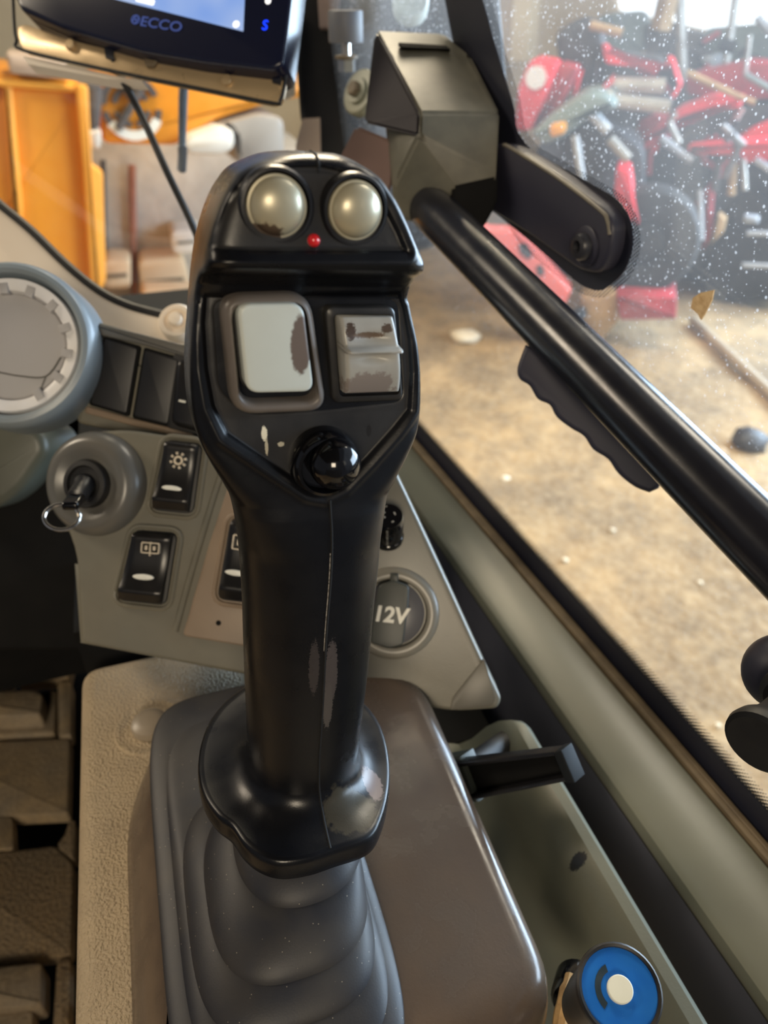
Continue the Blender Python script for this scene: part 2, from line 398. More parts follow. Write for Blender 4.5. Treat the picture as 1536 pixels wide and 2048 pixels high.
struct('window_1', extr([(-.85, -.03), (.45, -.03), (.45, .62), (-.85, .62)], -.004, 0), m_glass, 'dusty side window pane', G)
W1 = bpy.data.objects['window_1']
# frit along the sill (top edge measured on the pane)
ft = [G.loc(u, v, .0006) for u, v in [(790, 790), (890, 920), (1040, 1078), (1267, 1318), (1400, 1462), (1505, 1590), (1640, 1760)]]
ft = [(x, .0185) for x in (-.84, -.5, -.3, -.1, .1, .25, .40)]
part('frit_band', extr([(.40, -.03), (-.84, -.03)]+ft, .0003, .0009), m_frit, W1, 'black ceramic border along the sill')
dz = .0100
def strip(lo, hi, b0, b1): return loft([[(lo[i][0], lo[i][1], b0), (hi[i][0], hi[i][1], b0), (hi[i][0], hi[i][1], b1), (lo[i][0], lo[i][1], b1)] for i in range(len(lo))])
part('frit_dots', strip(ft, [(x, y+dz) for x, y in ft], .0003, .0006), dotmat('frit_dot_print', .0021, .0165, .0285), W1, 'fading dot print above the black border')
# frit patch behind the hinge and down the front edge of the pane
fp = [(880, -60), (950, -60), (1000, 120), (1030, 215), (1033, 258), (1062, 300), (1150, 348), (1238, 398), (1264, 438), (1270, 490), (1252, 545), (1205, 585), (1165, 572), (1060, 480), (985, 420), (940, 400), (930, 200)]
part('frit_patch', extr(fillet(G.px(fp), .012, 4), .0003, .0009), m_frit, W1, 'black ceramic patch behind the hinge arm')
fp2 = [(940, -60), (968, -60), (1014, 112), (1044, 210), (1048, 252), (1074, 292), (1160, 340), (1250, 391), (1277, 435), (1284, 493), (1266, 552), (1207, 600), (1152, 584), (1040, 490), (1010, 440), (940, 300)]
part('frit_dots', extr(fillet(G.px(fp2), .012, 4), .0001, .0003), dotmat('frit_dot_print_patch', .0019, -9, -8), W1, 'dot print around the black patch')
bpy.data.materials['frit_dot_print_patch'].node_tree.nodes['Map Range'].inputs[3].default_value = .30
bpy.data.materials['frit_dot_print_patch'].node_tree.nodes['Map Range'].inputs[4].default_value = .30

WF = Fr((-.25, .96, .60), (0, -1, .15))
struct('window_2', extr([(-.7, -.35), (.50, -.35), (.50, .9), (-.7, .9)], -.004, 0), m_glassf, 'windscreen pane', WF)

# ------------------------------------------------------------------ side console
con = thing('side_console', 'grey plastic side console that the joystick and lever stand on', 'console', Fr((0, .15, 0), (0, 0, 1), (0, 1, 0)))
def shift(vf, d): return [V(v)+V(d) for v in vf[0]], vf[1]
ca = lambda vf: shift(vf, (0, -.15, 0))
part('top_panel', ca(extr(fillet([(-.097, -.12), (.115, -.12), (.115, .30), (.05, .425), (-.094, .425)], [.0146, .0146, .0146, .0146, .0146], 6), -.1, .45, .010, 6)), m_panel, con, 'warm grey grained top panel')
# tray and raised rim beyond the housing
tp = [(.10, .30), (.10, .400), (.135, .400), (.150, .401), (.158, .405), (.165, .416), (.172, .434), (.178, .444), (.184, .449), (.190, .4495), (.194, .445), (.196, .436), (.197, .30)]
m_tray2 = mat('green_grey_plastic_chipped', S(88, 90, 80), .40, var=[(12, .5, S(100, 97, 80)), (50, .2, S(80, 80, 72))], bump=(800, .12, .0005),
              marks=[((.178, .037, .44), (.005, .004, .02), S(22, 22, 22), .8), ((.176, -.035, .44), (.004, .005, .02), S(22, 22, 22), .9)])
rings = []
for y, k in [(-.12, 0), (0, 0), (.1, 0), (.2, .0), (.26, .6), (.278, .9), (.284, 1.0)]:
    rings.append([(x, y+k*(.034 if x < .15 else .034*max(0, (.188-x)/.038)), z-(.0025 if k == 1.0 and z > .40 else 0)) for x, z in tp])
part('tray', ca(loft(rings)), m_tray2, con, 'green grey tray with raised outer rim')
part('under_box', ca(box(.02, .200, .335, .60, .10, .37)), m_hole, con)
part('under_box', ca(box(-.094, .10, .44, 1.0, -.1, .47)), m_hole, con)  # black box added to close a light gap and stand for its shade
# plug cap on the top panel
c0 = onz(300, 1452, .451)
part('plug_ring', ca(lathe([(.0235, .4485), (.0235, .4498), (.0225, .4510), (.0212, .4512), (.0195, .4504), (.0150, .4497), (.0130, .4490)], 40, (c0.x, c0.y))), m_panel, con)
part('plug_cap', ca(lathe([(.0116, .449), (.0120, .4530), (.0112, .4556), (.0090, .4572), (.0050, .4580), (.0001, .4582)], 36, (c0.x, c0.y))), mat('stone_grey_cap', S(118, 108, 94), .4, var=(40, .3, S(104, 95, 82))), con, 'round domed plug')

# ------------------------------------------------------------------ joystick housing
hs = thing('joystick_housing', 'smoked grey plastic housing with rounded corners that the joystick boot rises from', 'housing', Fr((.03, .2, .45), (0, 0, 1), (0, 1, 0)))
HO = (-.03, -.2, -.45)
def sh(vf): return shift(vf, HO)
hb = fillet([(-.068, .080), (.121, .106), (.127, .312), (-.004, .352), (-.046, .335), (-.066, .285)], [.02, .03, .03, .03, .03, .03], 8)
def scale_in(p, k): return inset(p, k)
ZT = .495
prof = [(0, .449), (.001, .456), (.006, .468), (.014, .481), (.021, .489), (.0255, .4925), (.031, ZT)]
base_r = [[(x, y, .449) for x, y in hb]]
# left skirt is a long slope, right edge is tight: blend insets by side
def hring(din_left, din_right, z):
    L, R = inset(hb, din_left), inset(hb, din_right); out = []
    for (x, y), a, b in zip(hb, L, R):
        k = sstep(-.03, .06, x); out.append((a[0]*(1-k)+b[0]*k, a[1]*(1-k)+b[1]*k, z))
    return out
hrings = [hring(0, 0, .4502), hring(0, 0, .453), hring(.004, .0, .462), hring(.011, .0005, .474), hring(.018, .002, .484), hring(.023, .0045, .4905), hring(.027, .0085, .494), hring(.032, .014, ZT)]
part('cover', sh(loft(hrings, True, True)), m_housing, hs)
bz = [inset(hb, .0285)]
# ------------------------------------------------------------------ joystick boot (rubber bellows)
bt = thing('joystick_boot', 'dusty black rubber bellows boot around the joystick stem', 'boot', Fr((.01, .19, .495), (0, 0, 1), (0, 1, 0)))
def sb_(vf): return shift(vf, (-.01, -.19, -.495))
def rr(cx, cy, hx, hy, n, z, N_=72):
    out = []
    for i in range(N_):
        t = 2*math.pi*i/N_; c, s = math.cos(t), math.sin(t)
        out.append((cx+hx*math.copysign(abs(c)**(2/n), c), cy+hy*math.copysign(abs(s)**(2/n), s), z))
    return out
def tier(cx, cy, hx, hy, n, z0, z1, lip=.0025):
    """one fold of the bellows: rolled lip, rounded wall, shoulder"""
    H = z1-z0; q = [(.004, .0), (.0006, .0), (0, .06), (.0004, .22), (.0014, .45), (.0032, .68), (.0058, .86), (.0095, .97), (.0130, 1.0)]
    return [rr(cx, cy, hx-d, hy-d, n, z0+H*k) for d, k in q]
folds = [('base_flange', (.004, .2165, .0500, .112, 5.0), .4953), ('bellows_fold', (.006, .212, .0440, .097, 4.6), .4985), ('bellows_fold', (.0075, .190, .0405, .060, 3.4), .5035),
         ('bellows_fold', (.0125, .1895, .0355, .046, 2.8), .5130), ('bellows_fold', (.0215, .1985, .0290, .034, 2.3), .5275), ('', (.0255, .2085, .0180, .018, 2.0), .5430)]
for (nm, A, z0), (_, B, z1) in zip(folds, folds[1:]):
    cup = [(-.004, .0008), (-.0008, .0)]
    rg_ = [rr(A[0], A[1], A[2]+d, A[3]+d, A[4], z0+dz_) for d, dz_ in cup]
    top = z1+.0028
    for k in range(9):
        q = k/8; f = q**1.7; P_ = [A[i]+(B[i]-.0015*(i in (2, 3))-A[i])*f for i in range(5)]
        rg_.append(rr(*P_, z0+.0009+(top-z0-.0009)*(1-(1-q)**1.15)))
    part(nm, sb_(loft(rg_)), m_boot, bt, sharp=50)

# ------------------------------------------------------------------ joystick
JB, JH = at(594, 1556, .342), at(612, 600, .25)
jax = (JH-JB).normalized()
jn = V((0.02, -1, 0)); jn = (jn - jax*jn.dot(jax)).normalized()
J = Fr(JB, jn, jax)
joy = thing('joystick', 'black multi-function joystick with two domed buttons and two grey rocker switches', 'joystick', J)
SIL = [(303, 578, 650), (308, 540, 668), (316, 512, 684), (340, 463, 716), (370, 437, 734), (400, 420, 750), (450, 401, 771), (495, 390, 788), (515, 387, 790), (545, 383, 795), (575, 380, 791), (610, 377, 796), (680, 371, 809), (740, 370, 813),
       (800, 376, 812), (850, 391, 803), (890, 412, 787), (930, 436, 769), (970, 456, 754), (1010, 468, 750), (1060, 477, 748), (1120, 483, 744), (1200, 488, 737), (1300, 491, 729), (1400, 495, 718), (1500, 499, 706)]
BF = [(303, .024), (340, .0275), (420, .0300), (500, .0325), (511, .0322), (520, .0295), (535, .0215), (555, .0165), (580, .0148), (600, .0152), (700, .0162), (800, .0180), (900, .0212), (985, .0242), (1050, .0250), (1500, .0255)]
BB = [(303, -.020), (400, -.024), (700, -.024), (900, -.025), (1100, -.026), (1500, -.0255)]
NX = [(303, 3.0), (380, 10.0), (840, 10.0), (960, 4.0), (1060, 2.6), (1200, 2.35), (1500, 2.2)]
def bf_at(v): return interp(BF, v)[0]
def jp(u, v, dv=0.0):  # pixel on the face -> local point on the face
    c = bf_at(v); x, y = J.loc(u, v, c); return x, y, c
up_poly = [jp(u, v)[:2] for u, v in [(424, 503), (436, 456), (452, 418), (478, 374), (505, 352), (545, 338), (600, 333), (650, 334), (705, 347), (745, 374), (775, 418), (800, 466), (815, 503)]]
lo_poly = [jp(u, v)[:2] for u, v in [(412, 592), (800, 586), (812, 620), (822, 680), (826, 745), (822, 822), (790, 862), (735, 925), (690, 972), (652, 990), (622, 985), (540, 930), (456, 872), (428, 815), (414, 740), (408, 650)]]
well = fillet([jp(u, v)[:2] for u, v in [(428, 602), (800, 600), (812, 806), (640, 826), (500, 834), (440, 786)]], .004, 4)
NF, NBK = 150, 40
vlev = [303+ (345-303)*i/16 for i in range(16)]+[345+3.3*i for i in range(int((1010-345)/3.3))]+[1010+ (1500-1010)*i/40 for i in range(41)]
rows = []; prow_u = []; prow_l = []
for v in vlev:
    uL, uR = smooth(SIL, v); L_, R_ = J.loc(uL, v, 0), J.loc(uR, v, 0)
    t = (L_[1]+R_[1])/2; cx, hw = (L_[0]+R_[0])/2, (R_[0]-L_[0])/2
    bf, bb, n = bf_at(v), interp(BB, v)[0], interp(NX, v)[0]
    # round the crown of the head
    k = min(1.0, (v-303)/20); ro = math.sqrt(max(0, 1-(1-k)**2)); bf = bf*(.72+.28*ro); bb = bb*(.5+.5*ro)
    def face_b(X, x):
        b = bf*(1-abs(x)**n)**(1/n)
        if 325 < v < 1005:
            d = sdf(up_poly, X, t) if v < 520 else sdf(lo_poly, X, t)
            b -= .0016*sstep(.0010, -.0010, d)
            b += .0010*math.exp(-((d-.0030)/.0016)**2)*(1 if v < 505 or v > 590 else .4)   # raised bead outside the plate
        return b
    row = []
    for i in range(NF):
        s_ = -1+2*(i+.5)/NF; x = math.sin(s_*math.pi/2); X = cx+hw*x
        row.append((X, t, face_b(X, x)))
    # the satin plates, cut exactly to their outline row by row
    for poly, store in ((up_poly, prow_u), (lo_poly, prow_l)):
        xs_ = []
        for q in range(len(poly)):
            (x1, y1), (x2, y2) = poly[q-1], poly[q]
            if (y1 > t) != (y2 > t): xs_.append(x1+(x2-x1)*(t-y1)/(y2-y1))
        if len(xs_) >= 2 and (v < 512 if store is prow_u else v > 580):
            x0, x1 = min(xs_)+.0006, max(xs_)-.0006
            if x1-x0 < .001: continue
            pr = []
            for q in range(101):
                X = x0+(x1-x0)*q/100; x = max(-.999, min(.999, (X-cx)/hw)); b = face_b(X, x)+.00025
                if store is prow_l: b -= .0014*sstep(.0004, -.0012, sdf(well, X, t))
                pr.append((X, t, b))
            store.append(pr)
    for i in range(NBK):
        s_ = 1-2*(i+.5)/NBK; x = math.sin(s_*math.pi/2); row.append((cx+hw*x, t, bb*(1-abs(x)**2.6)**(1/2.6)))
    rows.append(row)
# neck flare into the flange: outline measured on the flange plane (local t = 0)
FL = [(396, 1530), (398, 1568), (410, 1606), (434, 1640), (462, 1662), (486, 1696), (518, 1722), (560, 1735), (615, 1729), (668, 1712), (738, 1686), (766, 1640), (779, 1575), (776, 1510), (758, 1452), (722, 1408), (665, 1372), (600, 1352), (530, 1362), (470, 1392), (425, 1440), (404, 1486)]
Ft = Fr(J.o, jax, jn*-1)      # frame whose n is the stick axis
def tpl(u, v, t):             # pixel on plane local t -> (x, b)
    d = ray(u, v); k = (t-(CAM-J.o).dot(J.a))/d.dot(J.a); q = J.L(CAM+d*k); return (q.x, q.z)
fo = catmull([V((*tpl(u, v, .0), 0)) for u, v in FL], 10, True)
fo = [(p.x, p.y) for p in fo]
def by_angle(poly, ang, c):
    """radius of an outline along a direction"""
    best = 0
    dx, dy = math.cos(ang), math.sin(ang)
    for i in range(len(poly)):
        x1, y1 = poly[i-1][0]-c[0], poly[i-1][1]-c[1]; x2, y2 = poly[i][0]-c[0], poly[i][1]-c[1]
        ex, ey = x2-x1, y2-y1; den = dx*ey-dy*ex
        if abs(den) < 1e-12: continue
        s_ = (x1*ey-y1*ex)/den; w_ = (x1*dy-y1*dx)/den
        if -1e-6 <= w_ <= 1+1e-6 and s_ > best: best = s_
    return best
last = rows[-1]; cN = (sum(p[0] for p in last)/len(last), sum(p[2] for p in last)/len(last))
t_last = last[0][1]
def flare(frac, t):
    out = []
    for (x, y, b) in last:
        a = math.atan2(b-cN[1], x-cN[0]); r0 = math.hypot(x-cN[0], b-cN[1]); r1 = by_angle(fo, a, cN)
        r = r0+(r1-r0)*frac; out.append((cN[0]+r*math.cos(a), t, cN[1]+r*math.sin(a)))
    return out
fl_rows = [flare(f, t_last-(t_last-.0035)*g) for f, g in [(.015, .14), (.05, .30), (.11, .46), (.21, .62), (.35, .76), (.52, .87), (.70, .945), (.86, .985), (.94, 1.0)]]
fl_rows += [flare(.985, .0024), flare(1.0, .0), flare(1.0, -.0045), flare(.985, -.0072), flare(.93, -.0086), flare(.6, -.0075), flare(.35, -.0065)]
m_grip = mat('black_grip_plastic', S(13, 14, 18), .30, spec=.36, var=[(30, .25, S(26, 26, 28))], bump=(1500, .10, .0003), rvar=.07,
    marks=[((*J.loc(662, 1345, .025), .025), (.0028, .016, .02), S(58, 53, 52), .8), ((*J.loc(628, 1335, .025), .025), (.0022, .013, .02), S(48, 44, 44), .9), ((*J.loc(655, 1410, .025), .025), (.0022, .012, .02), S(60, 56, 54), .8),
           ((*tpl(745, 1565, .006)[:1], .004, tpl(745, 1565, .006)[1]), (.005, .02, .009), S(84, 74, 72), .9), ((tpl(700, 1630, .004)[0], .004, tpl(700, 1630, .004)[1]), (.013, .02, .010), S(50, 46, 37), .7)])
m_plate = mat('satin_black_face_plastic', S(31, 31, 32), .36, var=[(45, .45, S(48, 45, 41))], bump=(1600, .10, .0003), rvar=.08,
    marks=[((*J.loc(529, 868, .018), .018), (.0011, .0026, .01), S(186, 180, 160), .9), ((*J.loc(534, 895, .019), .019), (.0006, .0030, .01), S(150, 144, 126), 1.0), ((*J.loc(563, 890, .019), .019), (.0012, .0009, .01), S(150, 146, 130), .9), ((*J.loc(738, 862, .018), .018), (.0010, .0022, .01), S(22, 20, 18), .6)])
NP = NF+NBK
allrows = rows+fl_rows
vs = [p for r in allrows for p in r]; fb = []
for k in range(len(allrows)-1):
    for i in range(NP):
        j = (i+1) % NP; fb.append((k*NP+i, k*NP+j, (k+1)*NP+j, (k+1)*NP+i))
fb.append(tuple(range(NP))); fb.append(tuple((len(allrows)-1)*NP+i for i in range(NP)))
part('grip_shell', (vs, fb), m_grip, joy, sharp=50)
part('face_plate', loft(prow_u, False, False, False), m_plate, joy, 'upper satin face plate around the domed buttons', sharp=50)
part('face_plate', loft(prow_l, False, False, False), m_plate, joy, 'lower satin face plate around the rocker switches', sharp=50)
# seam where the two half shells meet: on the crown and down the front of the stem
def front_b(u, v):
    uL, uR = smooth(SIL, v); L_, R_ = J.loc(uL, v, 0), J.loc(uR, v, 0); x, y = J.loc(u, v, bf_at(v))
    cx, hw = (L_[0]+R_[0])/2, (R_[0]-L_[0])/2; n = interp(NX, v)[0]; q = min(.98, abs((x-cx)/hw))
    return x, y, bf_at(v)*(1-q**n)**(1/n)
m_seam = mat('dark_seam_gap', S(4, 4, 5), .8, var=(200, .2, S(40, 38, 36)))
def near_shell(u, v):
    # vertex of the shell nearest that pixel
    best = None
    for r in rows[-60:]+fl_rows[:12]:
        for p in r[:NF] if len(r) == NF+NBK else r:
            if p[2] < cN[1]-.002: continue
            q = J.W(p)-CAM; d = q.dot(FW); e = (768+FP*q.dot(RT)/d-u)**2+(1024-FP*q.dot(UP)/d-v)**2
            if best is None or e < best[0]: best = (e, p)
    return V(best[1])
seam = [near_shell(u, v) for u, v in [(660, 1000), (663, 1030), (664, 1060), (664, 1100), (662, 1140), (659, 1180), (656, 1220), (653, 1260), (651, 1300), (648, 1350), (645, 1400), (642, 1440), (640, 1475), (638, 1505), (636, 1535), (637, 1565), (642, 1595), (649, 1630), (656, 1665), (664, 1698)]]
for _ in range(3): seam = [seam[0]]+[V(((seam[i-1].x+2*seam[i].x+seam[i+1].x)/4, seam[i].y, seam[i].z)) for i in range(1, len(seam)-1)]+[seam[-1]]
part('seam', tube(catmull(seam, 4), .00055, 6), m_seam, joy, 'thin dark seam down the front of the stem')
m_scuff = mat('scuffed_bare_edge', S(120, 116, 110), .5, var=(900, .9, S(30, 30, 30)))
part('seam_wear', tube([V(p)+V((-.0006, 0, .00005)) for p in catmull(seam[3:9], 4)], .0003, 5), m_scuff, joy, 'pale wear along the seam edge')
top_path = []
for k in range(0, 15):
    r = rows[k]; i = min(range(NF), key=lambda q: abs(r[q][0]-J.loc(627, 320, .02)[0])); top_path.append(r[i])
part('seam', tube(top_path, .0005, 6), m_seam, joy, 'short seam on the crown')

def sub_root(name, lab):
    o = bpy.data.objects.new(name, None); COL.objects.link(o); o.parent = joy; o['label'] = lab; o.empty_display_size = .005
    return o
# domed buttons
m_dome = mat('pewter_satin_button', S(146, 140, 120), .36, .35, var=[(70, .4, S(126, 118, 98))], rvar=.05, coat=.15)
m_dome_w = mat('pewter_worn_button', S(146, 140, 120), .36, .35, var=[(70, .4, S(126, 118, 98))], marks=[((-.004, -.0072, .004), (.0058, .0030, .02), S(66, 54, 44), .9)], rvar=.05, coat=.15)
def button(u, v, rp, bu, bv, brp, m, lab, tilt):
    x, y, c = jp(u, v); c -= .0016; bx, by, _ = jp(bu, bv)
    s_ = (J.W((x, y, c+.003))-CAM).dot(FW)/FP
    e = sub_root('push_button', lab); e.location = (x, y, c); e.rotation_euler = tilt
    R_, B_ = rp*s_*.97, brp*s_*.98
    part('bezel', lathe([(B_+.0002, -.002), (B_, .0008), (B_-.0006, .0018), (B_-.0014, .0019), (R_+.0008, .0004), (R_+.0003, -.001)], 56), m_black, e)
    part('button_rim', lathe([(R_+.0002, -.001), (R_+.0002, .0010), (R_, .0016), (R_-.0007, .0017), (R_-.001, .001)], 56), m, e)
    H = .0046
    part('dome', lathe([(R_-.0006, .0004)]+[((R_-.0005)*math.cos(k/14*math.pi/2), .0011+H*math.sin(k/14*math.pi/2)) for k in range(14)]+[(.00002, .0011+H)], 56), m, e)
button(555, 413, 62, 549, 412, 78, m_dome_w, 'pewter domed button with a dark worn lower edge', (0, -.05, 0))
button(712, 421, 58, 706, 425, 73, m_dome, 'pewter domed button on the right of the head', (0, .05, 0))
# indicator lamp
x, y, c = jp(630, 482)
m_led = mat('red_indicator_lens', S(176, 20, 26), .08, coat=.8, var=(300, .3, S(120, 6, 12)))
part('indicator_lamp', ball((x, y, c-.0014), .0019, 20, 10), m_led, joy, 'small red indicator lamp')
# left rocker switch: soft grey surround and pale key
def outl(pts, c): return J.px(pts, c)
m_surr = mat('smoky_rubber_surround', S(82, 76, 71), .40, var=(50, .5, S(64, 58, 53)), rvar=.05)
m_key = mat('pale_grey_key', S(158, 163, 158), .40, var=(60, .2, S(144, 148, 142)))
sw = sub_root('rocker_switch', 'large pale grey rocker key in a smoky rubber surround')
so = fillet(outl([(440, 590), (620, 584), (655, 822), (464, 830)], .020), .0075, 8)
si = fillet(outl([(462, 608), (616, 602), (637, 800), (482, 806)], .020), .0055, 8)
n_ = len(so)
assert len(si) == n_
R0 = [[(x, y, .0125) for x, y in so], [(x, y, .0185) for x, y in so], [(x, y, .0205) for x, y in inset(so, .0004)], [(x, y, .0218) for x, y in inset(so, .0014)], [(x, y, .0220) for x, y in inset(so, .0024)],
      [(x, y, .0216) for x, y in inset(si, -.0006)], [(x, y, .0200) for x, y in si], [(x, y, .0150) for x, y in inset(si, .0003)]]
part('surround', loft(R0, False, False), m_surr, sw, sharp=60)
k0 = fillet(outl([(474, 608), (606, 606), (628, 783), (493, 786)], .0245), .0042, 8)
m_key_w = mat('pale_grey_key_worn', S(160, 165, 160), .38, var=(60, .2, S(146, 150, 144)), marks=[((*J.loc(603, 690, .0255), .0255), (.0036, .0100, .02), S(84, 74, 68), .35)])
part('key', extr(k0, .0140, .0252, .0011, 4), m_key_w, sw, 'pale grey key with a brown worn spot')
part('key_skirt', extr(inset(k0, -.0010), .0130, .0185, .0008, 2), m_blackmatte, sw)
# right rocker switch with finger ridge
sw2 = sub_root('rocker_switch', 'worn grey ridged rocker on the right of the face')
fo2 = fillet(outl([(648, 612), (788, 612), (806, 800), (664, 806)], .017), .0030, 6)
fi2 = fillet(outl([(668, 630), (782, 630), (797, 786), (680, 790)], .017), .0015, 6)
part('frame', loft([[(x, y, .013) for x, y in fo2], [(x, y, .0172) for x, y in fo2], [(x, y, .0178) for x, y in inset(fo2, .0006)], [(x, y, .0178) for x, y in inset(fi2, -.0004)], [(x, y, .013) for x, y in fi2]], False, False), m_plate, sw2, sharp=50)
m_rock = mat('worn_grey_rocker', S(132, 131, 126), .28, var=[(120, .4, S(112, 108, 102))], marks=[((*J.loc(703, 664, .023), .023), (.0018, .0030, .02), S(60, 48, 40), 1.4), ((*J.loc(740, 672, .023), .023), (.0058, .0011, .02), S(84, 70, 58), 1.5), ((*J.loc(776, 658, .023), .023), (.0020, .0016, .02), S(66, 54, 45), 1.4), ((*J.loc(738, 772, .022), .022), (.0100, .0052, .02), S(106, 99, 95), 1.2)])
A_, B__, C_, D_ = J.loc(678, 634, .020), J.loc(786, 634, .020), J.loc(799, 782, .020), J.loc(688, 786, .020)
rk = []
NT, NS = 60, 28
for a in range(NT+1):
    t = a/NT
    Lx, Ly = A_[0]+(D_[0]-A_[0])*t, A_[1]+(D_[1]-A_[1])*t; Rx, Ry = B__[0]+(C_[0]-B__[0])*t, B__[1]+(C_[1]-B__[1])*t
    hump = .0185+.0058*math.sin(math.pi*min(1, max(0, .08+.84*t)))**.8
    row = []
    for b in range(NS+1):
        s_ = b/NS; h = hump
        h += .0042*math.exp(-((t-.385)/.034)**4)                                   # ridge
        h -= .0022*math.exp(-((t-.25)/.075)**2-((s_-.52)/.30)**2)                  # finger dishes
        h -= .0022*math.exp(-((t-.50)/.070)**2-((s_-.50)/.28)**2)
        e = min(s_, 1-s_); h -= .0012*(1-min(1, e/.05))**2
        row.append((Lx+(Rx-Lx)*s_, Ly+(Ry-Ly)*s_, h))
    row = [(row[0][0], row[0][1], .014)]+row+[(row[-1][0], row[-1][1], .014)]
    rk.append(row)
part('key', loft(rk, True, True, False), m_rock, sw2, 'curved grey key with a finger ridge across it', sharp=60)
# thumb ball button
x, y, c = jp(650, 927); s_ = .262/FP
bl = sub_root('push_button', 'glossy black ball button in a round black cup'); bl.location = (x, y, c-.0022)
part('cup', lathe([(.0122, -.002), (.0122, .0020), (.0117, .0045), (.0104, .0064), (.0094, .0066), (.0090, .0058), (.0088, .003)], 56), m_blackgloss, bl)
part('ball', ball((.0020, .0018, .0068), .0089, 40, 24), m_blackgloss, bl)

# ------------------------------------------------------------------ sloping switch panel of the dash
D = Fr(at(330, 1050, .478), -FW*1.0 + RT*-.06, (0, 0, 1))
dash = thing('switch_panel', 'olive grey sloping dash panel with round bosses behind the joystick', 'dash panel', D)
dp = [(162, 1288), (500, 1352), (905, 1424), (995, 1418), (1004, 1398), (960, 1306), (880, 1130), (800, 960), (760, 880), (600, 880), (420, 884), (250, 858), (150, 866), (104, 910), (96, 990), (152, 1092)]
part('panel', extr(fillet(D.px(dp), [.004, .004, .01, .004, .004, .03, .03, .03, .02, .02, .02, .01, .02, .02, .03, .02], 4), -.030, 0, .0028, 3), m_dash, dash)
# fascia below the panel edge
fl0 = [D.W((*D.loc(u, v, 0), -.001)) for u, v in [(160, 1286), (500, 1351), (760, 1397)]]
fz = [[D.L(q) for q in (p, p+V((.0, .022, -.022)), p+V((.0, .034, -.028)), p+V((0, .06, -.030)), p+V((0, .06, .02)))] for p in fl0]
part('fascia', loft(fz), m_dash, dash, 'shaded fascia below the switches')
part('corner_recess', extr(fillet(D.px([(968, 1316), (992, 1398), (985, 1412), (900, 1420), (905, 1395)]), .002, 3), -.004, .0006, .0004, 2), mat('brown_grey_insert', S(72, 69, 61), .4, var=(30, .4, S(66, 62, 55))), dash, 'darker triangular corner insert')
# raised brown plate with one switch and a small hole
pl = D.px([(470, 938), (660, 975), (650, 1318), (368, 1270), (420, 1090)])
pl = fillet(pl, .003, 3)
m_plateb = mat('brown_grey_plate', S(106, 92, 78), .42, var=[(20, .5, S(116, 100, 80)), (80, .2, S(88, 77, 66))], bump=(900, .15, .0005))
pp = part('switch_plate', extr(pl, -.002, .0035, .0012, 3), m_plateb, dash, 'raised brown grey plate')
hx, hy = D.loc(437, 1246, .0035)
part('hole', lathe([(.0017, .0030), (.0017, .0037), (.0001, .0037)], 16, (hx, hy)), m_hole, pp)
# ridge where the panel steps beside the plate
rg = [(*D.loc(u, v, .001), .0004) for u, v in [(452, 918), (425, 1000), (398, 1090), (372, 1180), (350, 1262)]]
part('ridge', tube(catmull(rg, 5), .0022, 10), m_dash, dash)

m_lens = mat('pale_indicator_lens', S(196, 196, 188), .3, var=(200, .3, S(150, 150, 140)))
m_icon = mat('faded_icon_print', S(168, 158, 140), .5, var=(300, .4, S(120, 110, 96)))
m_sw = mat('black_switch_plastic', S(15, 15, 17), .30, var=(50, .35, S(40, 37, 34)))
def rocker(quad, lens, label, group, icon, lift=.0, dusty=0):
    """panel rocker: px corners TL,TR,BR,BL ; curved key with a pinch in the middle, pale lens, printed icon"""
    q = [V((*D.loc(u, v, lift), lift)) for u, v in quad]
    c = sum(q, V((0, 0, 0)))/4
    fr = Fr(D.W(c), D.n, D.a)
    t = thing('rocker_switch', label, 'switch', fr, group)
    q = [p-c for p in q]
    bz_ = fillet([(p.x, p.y) for p in q], .004, 4)
    part('bezel', extr(inset(bz_, -.0014), -.006, .0022, .0008, 2), m_blackmatte, t)
    wl = [V((x_, y_, .0004)) for x_, y_ in inset(bz_, -.0042)]
    part('well_rim', tube(wl+[wl[0]], .0016, 8), m_plateb if lift else m_dash, t, 'moulded rim round the switch')
    rows_ = []
    for a in range(29):
        tt = a/28; Lp = q[0].lerp(q[3], tt); Rp = q[1].lerp(q[2], tt)
        h = .0062+.0055*(2*(tt-.42))**2 if tt < .85 else .0062+.0055*(.86)**2-(tt-.85)*.030
        if tt < .05: h -= (.05-tt)*.06
        pinch = 0 if dusty else .0
        row = []
        for b in range(13):
            s_ = b/12; p = Lp.lerp(Rp, .03+.94*s_); e = min(s_, 1-s_); row.append((p.x, p.y, h-.0010*(1-min(1, e/.12))**2))
        row = [(row[0][0], row[0][1], -.002)]+row+[(row[-1][0], row[-1][1], -.002)]
        rows_.append(row)
    key = part('key', loft(rows_, True, True, False), m_sw, t, sharp=50)
    def hh(tt): return .0062+.0055*(2*(tt-.42))**2
    # lens
    (lu, lv, lw) = lens
    x_, y_ = fr.loc(lu, lv, .007); ang = math.atan2(q[1].y-q[0].y, q[1].x-q[0].x)
    el = [(x_+lw*math.cos(k/20*2*math.pi)*math.cos(ang)-.0019*math.sin(k/20*2*math.pi)*math.sin(ang), y_+lw*math.cos(k/20*2*math.pi)*math.sin(ang)+.0019*math.sin(k/20*2*math.pi)*math.cos(ang)) for k in range(20)]
    part('indicator_lens', extr(el, .004, .0080, .0005, 2), m_lens, key)
    if icon: icon(fr, key, ang)
    return t
